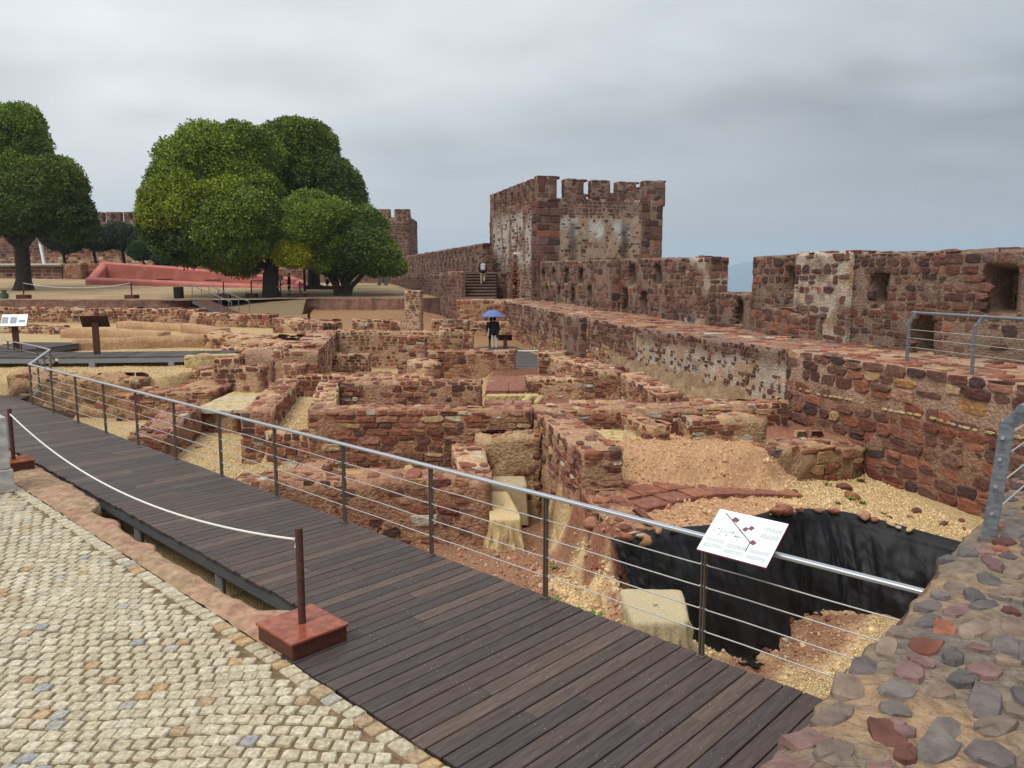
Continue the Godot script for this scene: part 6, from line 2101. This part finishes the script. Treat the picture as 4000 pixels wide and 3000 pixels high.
	tree("bush", "low wide dark green bush between the far wall and the big tree", v(-37.0, 86, 4.6), [[[v(-37, 86, 4.2), v(-37, 86, 5.2)], [0.12, 0.08]]], [[v(-37.4, 86, 5.6), Vector3(2.2, 0.9, 1.5), Color(0.035, 0.08, 0.028)], [v(-35.2, 86, 5.4), Vector3(1.6, 0.8, 1.5), Color(0.035, 0.075, 0.025)]], 0.5, 12.0)
	# weeds in the gravel
	var st2 := begin()
	for i in 16:
		var an := rf(0, TAU)
		var d := Vector3(cos(an), rf(0.4, 1.2), sin(an)).normalized()
		var s := d.cross(Vector3.UP).normalized() * 0.16
		var q := [Vector3.ZERO, d * 0.5 + s, d * rf(0.8, 1.0), d * 0.5 - s]
		for k in [0, 1, 2, 0, 2, 3]: st2.add_vertex(q[k])
	st2.generate_normals()
	var weed := st2.commit()
	var wm := surf(Color(0.10, 0.17, 0.025), 0.7)
	for q in [[0.55, 9.0, 0.16], [0.35, 8.6, 0.12], [0.75, 8.7, 0.13], [0.1, 9.3, 0.1], [0.95, 8.3, 0.14], [1.0, 7.9, 0.1], [2.9, 8.3, 0.12], [3.2, 8.2, 0.09], [6.0, 13.2, 0.13], [6.15, 13.1, 0.11], [5.6, 12.8, 0.09], [6.3, 12.6, 0.1], [6.0, 14.2, 0.12], [7.0, 15.0, 0.14], [-4.3, 12.75, 0.12], [0.6, 10.6, 0.1], [-0.3, 11.4, 0.09], [2.2, 8.0, 0.09], [2.4, 7.9, 0.1]]:
		var p := v(q[0], q[1], ground_y(q[0], q[1]))
		var o := piece(numbered("weed"), weed, wm, self, Transform3D(Basis(Vector3.UP, rf(0, 6)) * Basis.from_scale(Vector3.ONE * q[2]), p))
		tag(o, "small green weed growing in the gravel of the dig", "weed", "weeds in the gravel")

# ---------------------------------------------------------------- signs on posts
func make_signs() -> void:
	for q in [[v(-17.2, 26.6, 0.75), 0.25, 1.0, true, "white tilted information board on a rusty post at the left edge"], [v(-13.55, 25.0, 0.75), 0.3, 1.05, false, "rusty lectern sign seen from behind on the gravel terrace boardwalk"], [v(-0.35, 39.6, -0.4), 0.0, 0.62, false, "low rusty lectern sign beside the visitor with the umbrella"], [v(-2.0, 38.6, -0.4), 1.2, 0.95, false, "rusty lectern sign seen edge on left of the umbrella"], [v(-10.6, 40.2, 0.7), 1.3, 0.9, false, "small dark lectern sign below the reddish retaining wall"]]:
		var at: Vector3 = q[0]
		var o := thing("lectern_sign", q[4], "lectern sign", at)
		part("post", box_mesh(Transform3D(Basis(Vector3.UP, q[1]), at + Vector3.UP * q[2] * 0.5), Vector3(0.2, q[2], 0.06), 0.005), M.corten, o)
		# white boards face the camera, the others turn their back
		var tilt: float = 0.95 if q[3] else -0.85
		var b := Basis(Vector3.UP, q[1]) * Basis(Vector3.RIGHT, tilt)
		var c: Vector3 = at + Vector3.UP * (q[2] + 0.02)
		var size := Vector3(0.82, 0.02, 0.5) if at.x < -5.0 else Vector3(0.72, 0.02, 0.42)
		part("panel", box_mesh(Transform3D(b, c), size, 0.004), M.corten, o)
		if q[3]:
			part("white_sheet", box_mesh(Transform3D(b, c + b.y * 0.013), Vector3(size.x - 0.02, 0.006, size.z - 0.02), 0.001), M.white, o)
			for k in 3: part("print", box_mesh(Transform3D(b, c + b.y * 0.0175 + b.x * (-0.28 + 0.26 * k) + b.z * (0.0 if k < 2 else 0.04)), Vector3(0.2, 0.003, 0.26 if k < 2 else 0.1), 0.0005), M.galv, o)

# ---------------------------------------------------------------- people
# bones: [from, to, radius, radius, colour]; one smooth skin over all of them
func body_mesh(bones: Array, cell: float, soft := 0.035) -> ArrayMesh:
	var lo := Vector3.ONE * 1e9
	var hi := -lo
	for b in bones:
		for e in [[b[0], b[2]], [b[1], b[3]]]:
			lo = lo.min(e[0] - Vector3.ONE * (e[1] + cell * 2.0))
			hi = hi.max(e[0] + Vector3.ONE * (e[1] + cell * 2.0))
	var n := Vector3i(((hi - lo) / cell).ceil()) + Vector3i.ONE
	var field := PackedFloat32Array()
	field.resize(n.x * n.y * n.z)
	field.fill(1.0)
	var dist := func(p: Vector3, b: Array) -> float:
		var ab: Vector3 = b[1] - b[0]
		var t := clampf((p - b[0]).dot(ab) / maxf(ab.length_squared(), 1e-8), 0, 1)
		return p.distance_to(b[0] + ab * t) - lerpf(b[2], b[3], t)
	for b in bones:
		var r: float = maxf(b[2], b[3]) + cell * 2.5 + soft
		var l: Vector3i = Vector3i((((b[0] as Vector3).min(b[1]) - Vector3.ONE * r - lo) / cell).floor()).clamp(Vector3i.ZERO, n - Vector3i.ONE)
		var h: Vector3i = Vector3i((((b[0] as Vector3).max(b[1]) + Vector3.ONE * r - lo) / cell).ceil()).clamp(Vector3i.ZERO, n - Vector3i.ONE)
		for z in range(l.z, h.z + 1):
			for y in range(l.y, h.y + 1):
				for x in range(l.x, h.x + 1):
					var i := (z * n.y + y) * n.x + x
					var d: float = dist.call(lo + Vector3(x, y, z) * cell, b)
					var f := field[i]
					var k := maxf(soft - absf(f - d), 0.0) / soft
					field[i] = minf(f, d) - k * k * soft * 0.25
	var at := {}
	var vs := PackedVector3Array()
	var cs := PackedColorArray()
	var ix := PackedInt32Array()
	var corner := [Vector3i(0, 0, 0), Vector3i(1, 0, 0), Vector3i(0, 1, 0), Vector3i(1, 1, 0), Vector3i(0, 0, 1), Vector3i(1, 0, 1), Vector3i(0, 1, 1), Vector3i(1, 1, 1)]
	var edges := [[0, 1], [2, 3], [4, 5], [6, 7], [0, 2], [1, 3], [4, 6], [5, 7], [0, 4], [1, 5], [2, 6], [3, 7]]
	for z in n.z - 1:
		for y in n.y - 1:
			for x in n.x - 1:
				var fv := []
				var neg := 0
				for c in corner:
					var f := field[((z + c.z) * n.y + y + c.y) * n.x + x + c.x]
					fv.append(f)
					if f < 0: neg += 1
				if neg == 0 or neg == 8: continue
				var s := Vector3.ZERO
				var m := 0
				for e in edges:
					var a: float = fv[e[0]]
					var b: float = fv[e[1]]
					if (a < 0) != (b < 0):
						s += Vector3(corner[e[0]]).lerp(Vector3(corner[e[1]]), a / (a - b))
						m += 1
				var p := lo + (Vector3(x, y, z) + s / m) * cell
				at[Vector3i(x, y, z)] = vs.size()
				vs.append(p)
				var best := 1e9
				var col := Color.WHITE
				for b in bones:
					var d: float = dist.call(p, b)
					if d < best:
						best = d
						col = b[4]
				cs.append(col)
	for z in range(1, n.z - 1):
		for y in range(1, n.y - 1):
			for x in range(1, n.x - 1):
				var f := field[(z * n.y + y) * n.x + x]
				for ax in 3:
					var g := field[((z + int(ax == 2)) * n.y + y + int(ax == 1)) * n.x + x + int(ax == 0)]
					if (f < 0) == (g < 0): continue
					var u := Vector3i(int(ax == 2), int(ax == 0), int(ax == 1))
					var w := Vector3i(int(ax == 1), int(ax == 2), int(ax == 0))
					var c := Vector3i(x, y, z)
					var q := [c - u - w, c - w, c, c - u]
					var ok := true
					for k in q: ok = ok and at.has(k)
					if not ok: continue
					var o := [0, 1, 2, 0, 2, 3] if f < 0 else [0, 2, 1, 0, 3, 2]
					for k in o: ix.append(at[q[k]])
	var arr := []
	arr.resize(Mesh.ARRAY_MAX)
	arr[Mesh.ARRAY_VERTEX] = vs
	arr[Mesh.ARRAY_COLOR] = cs
	arr[Mesh.ARRAY_INDEX] = ix
	var st := SurfaceTool.new()
	st.create_from_arrays(arr)
	st.generate_normals()
	return st.commit()

# a standing figure 1.72 tall in its own frame, facing -z; look: colours and joints that differ
func figure(label: String, at: Vector3, yaw: float, tall: float, look: Dictionary) -> Node3D:
	var o := thing("person", label, "person", at)
	var skin := Color(0.42, 0.25, 0.18)
	var coat: Color = look.coat
	var legs: Color = look.legs
	var hair: Color = look.hair
	var shoe: Color = look.get("shoe", Color(0.03, 0.03, 0.03))
	var stride: float = look.get("stride", 0.04)
	var lift: float = look.get("lift", 0.0)
	var hem: float = look.get("hem", 0.86)
	var j := {"lh": Vector3(-0.2, 0.80, 0.02), "rh": Vector3(0.2, 0.80, 0.02), "le": Vector3(-0.25, 1.10, 0.06), "re": Vector3(0.25, 1.10, 0.06)}
	for k in ["lh", "rh", "le", "re"]:
		if look.has(k): j[k] = look[k]
	var b := []
	var shin: Color = look.get("shin", legs)
	for s in [-1, 1]:
		var hip := Vector3(0.09 * s, 0.90, 0)
		var foot := Vector3(0.10 * s, 0.075 + (lift if s > 0 else 0.0), stride * s)
		var knee := Vector3(0.10 * s, 0.49 + (lift * 0.75 if s > 0 else 0.0), stride * s * 0.45 - 0.03 - (lift * 0.6 if s > 0 else 0.0))
		b.append([hip, knee, 0.092, 0.066, legs])
		b.append([knee, foot, 0.062, 0.045, shin])
		b.append([foot + Vector3(0, -0.035, 0.03), foot + Vector3(0, -0.04, -0.15), 0.042, 0.034, shoe])
		var sh := Vector3(0.18 * s, 1.40, 0.0)
		var el: Vector3 = j["le"] if s < 0 else j["re"]
		var ha: Vector3 = j["lh"] if s < 0 else j["rh"]
		b.append([sh, el, 0.062, 0.05, coat])
		b.append([el, el.lerp(ha, 0.85), 0.05, 0.04, look.get("sleeve", coat)])
		var d := (ha - el).normalized()
		b.append([ha, ha + d * 0.05, 0.036, 0.032, skin])
		for f in 4: b.append([ha + d * 0.05 + Vector3(0, 0, -0.024 + 0.016 * f), ha + d * (0.10 + 0.012 * (1.5 - absf(f - 1.5))) + Vector3(-0.012 * s, 0, -0.024 + 0.016 * f), 0.012, 0.009, skin])
		b.append([ha + Vector3(0, 0, -0.03), ha + d * 0.045 + Vector3(0, 0, -0.055), 0.013, 0.01, skin])
		b.append([Vector3(0.05 * s, 1.38, 0), sh, 0.075, 0.068, coat])
		b.append([Vector3(0.075 * s, hem, 0), Vector3(0.085 * s, 1.30, 0), 0.105, 0.105, coat])
	b.append([Vector3(0, hem + 0.05, 0), Vector3(0, 1.36, 0.01), 0.12, 0.12, coat])
	b.append([Vector3(0, 1.40, 0.01), Vector3(0, 1.52, -0.01), 0.055, 0.05, skin])
	b.append([Vector3(0, 1.57, -0.02), Vector3(0, 1.64, -0.005), 0.078, 0.088, skin])
	b.append([Vector3(0, 1.60, 0.018), Vector3(0, 1.655, 0.012), 0.082, 0.088, hair])
	b.append([Vector3(0, 1.59, -0.10), Vector3(0, 1.575, -0.108), 0.014, 0.016, skin])
	for s in [-1, 1]: b.append([Vector3(0.085 * s, 1.60, 0), Vector3(0.09 * s, 1.62, 0.0), 0.016, 0.018, skin])
	for q in look.get("extra", []): b.append(q)
	var x := Transform3D(Basis(Vector3.UP, yaw) * Basis.from_scale(Vector3.ONE * tall / 1.73), at)
	piece("body", body_mesh(b, 0.024), M.skin, o, x)
	# eyes and mouth
	var st := begin()
	for s in [-1, 1]: tube(st, [Vector3(0.032 * s, 1.612, -0.098), Vector3(0.032 * s, 1.612, -0.104)], [0.011, 0.008], 6)
	bevel_box(st, Transform3D(Basis(), Vector3(0, 1.545, -0.098)), Vector3(0.045, 0.008, 0.01), 0.002)
	piece("face", st.commit(), M.dark, o, x)
	return o

func make_people() -> void:
	var black := Color(0.012, 0.013, 0.017)
	var dark_hair := Color(0.02, 0.015, 0.012)
	var p := v(-0.92, 40.4, -0.38)
	figure("person in a black jacket and pale grey trousers under the blue umbrella", p, 0.1, 1.66, {"coat": black, "legs": Color(0.50, 0.50, 0.50), "hair": dark_hair, "shoe": Color(0.3, 0.3, 0.3), "hem": 0.80, "lh": Vector3(-0.12, 1.30, -0.22), "le": Vector3(-0.30, 1.14, -0.05), "extra": [[Vector3(0.16, 0.62, 0.10), Vector3(0.14, 1.0, 0.10), 0.07, 0.05, black]]})
	figure("second person in black beside the umbrella holder, mostly hidden, with a white bag strap", v(-1.12, 41.0, -0.38), -0.3, 1.60, {"coat": black, "legs": Color(0.015, 0.015, 0.018), "hair": dark_hair, "hem": 0.62, "extra": [[Vector3(-0.15, 0.68, 0.10), Vector3(-0.10, 1.08, 0.11), 0.035, 0.025, Color(0.7, 0.7, 0.68)]]})
	# the umbrella
	var o := thing("umbrella", "open blue umbrella held over the two visitors on the boards", "umbrella", p + Vector3(-0.12, 1.3, -0.22))
	var hub := p + Vector3(-0.10, 2.0, -0.12)
	var rows := []
	for i in 9:
		var r := []
		for j in 49:
			var a := TAU * j / 48.0
			var t := i / 8.0
			var sag := 1.0 - 0.06 * pow(absf(sin(a * 4.0)), 2.0) * t
			r.append(hub + Vector3(cos(a) * 0.64 * t * sag, -0.34 * pow(t, 1.8) - 0.03 * t * pow(absf(sin(a * 4.0)), 2.0) * -1.0, sin(a) * 0.64 * t * sag))
		rows.append(r)
	piece("canopy", grid_mesh(rows), M.brolly, o, Transform3D())
	piece("shaft", tube_mesh([hub + Vector3.UP * 0.07, p + Vector3(-0.12, 1.22, -0.24)], 0.011, 6), M.beam, o, Transform3D())
	for k in 8:
		var a := TAU * k / 8.0
		piece("rib", tube_mesh([hub + Vector3.DOWN * 0.25, hub + Vector3(cos(a) * 0.36, -0.12, sin(a) * 0.36)], 0.006, 4), M.galv, o, Transform3D())
	var sy := 2.0 + 0.2 * 4 + 0.1
	o = figure("man with a white backpack, dark jacket and beige trousers climbing the stone steps", v(-1.98, 52.55, sy), 0.0, 1.72, {"coat": Color(0.02, 0.024, 0.035), "legs": Color(0.42, 0.34, 0.26), "hair": Color(0.28, 0.19, 0.12), "stride": 0.10, "lift": 0.2, "shoe": Color(0.08, 0.06, 0.05)})
	var st := begin()
	bevel_box(st, Transform3D(Basis(Vector3.RIGHT, 0.06), v(-1.98, 52.55, sy) + Vector3(0.03, 1.18, 0.19)), Vector3(0.33, 0.46, 0.16), 0.06)
	bevel_box(st, Transform3D(Basis(), v(-1.98, 52.55, sy) + Vector3(0.03, 1.08, 0.29)), Vector3(0.24, 0.2, 0.06), 0.025)
	piece("backpack", st.commit(), surf(Color(0.42, 0.42, 0.44), 0.8), o, Transform3D())
	st = begin()
	tube(st, [v(-1.98, 52.55, sy) + Vector3(0, 1.66, 0.0), v(-1.98, 52.55, sy) + Vector3(0, 1.69, 0), v(-1.98, 52.55, sy) + Vector3(0, 1.76, 0)], [0.13, 0.10, 0.07], 12)
	piece("hat", st.commit(), surf(Color(0.25, 0.14, 0.08), 0.9), o, Transform3D())
	var py := plateau_y(-17.55, 61.0) + 0.03
	o = figure("person in black shorts and jacket under the big tree, leaning a closed umbrella outwards", v(-17.55, 61.0, py), 1.7, 1.66, {"coat": black, "legs": black, "shin": Color(0.46, 0.42, 0.26), "hair": dark_hair, "hem": 0.66, "le": Vector3(-0.26, 1.12, 0.05), "lh": Vector3(-0.2, 0.92, -0.15), "rh": Vector3(0.2, 1.15, -0.25)})
	tag(part("closed_umbrella", tube_mesh([v(-17.9, 60.8, py + 0.92), v(-18.5, 60.5, py + 0.42)], 0.045, 6), M.dark), "closed black umbrella pointing down from the hand of the person by the trunk", "umbrella")
	var b1 := thing("lectern_sign", "small white sign on a thin post in front of the person by the big trunk", "sign", v(-18.3, 61.2, py))
	part("post", tube_mesh([v(-18.3, 61.2, py), v(-18.3, 61.2, py + 1.1)], 0.05, 6), M.corten, b1)
	part("panel", box_mesh(Transform3D(Basis(Vector3.RIGHT, 1.1), v(-18.4, 61.1, py + 1.3)), Vector3(0.75, 0.04, 0.5), 0.01), M.white, b1)
	var fy := plateau_y(-16.6, 69.6) + 0.02
	var seat := {"coat": Color(0.03, 0.035, 0.06), "legs": Color(0.02, 0.022, 0.03), "hair": dark_hair}
	figure("small child in dark blue standing far off under the trees", v(-16.6, 69.6, fy), PI, 0.98, seat)
	figure("person in a red jacket far off beside the many stemmed tree", v(-15.75, 69.8, fy), 2.4, 1.45, {"coat": Color(0.45, 0.03, 0.03), "legs": Color(0.25, 0.25, 0.28), "hair": dark_hair, "stride": 0.12})
	figure("person in a dark coat next to the one in red behind the stems", v(-15.2, 69.9, fy), -1.6, 1.68, {"coat": Color(0.02, 0.03, 0.05), "legs": Color(0.02, 0.02, 0.025), "hair": dark_hair})
	figure("person in a light blue top walking on the far wall walk", v(-11.55, 79.6, 3.82), 1.9, 1.72, {"coat": Color(0.36, 0.46, 0.58), "legs": Color(0.03, 0.03, 0.035), "hair": dark_hair, "stride": 0.14})

func _ready() -> void:
	rng.seed = 20240517
	make_view()
	make_materials()
	make_stones()
	make_ground()
	make_pebbles()
	make_far_ground()
	make_castle()
	make_near_wall()
	make_ruins()
	make_dig_floor()
	make_plateau()
	make_trees()
	make_boardwalk()
	make_paving()
	make_verge()
	make_railing()
	make_near_objects()
	make_lining()
	make_covers()
	make_walk_rails()
	make_signs()
	make_people()
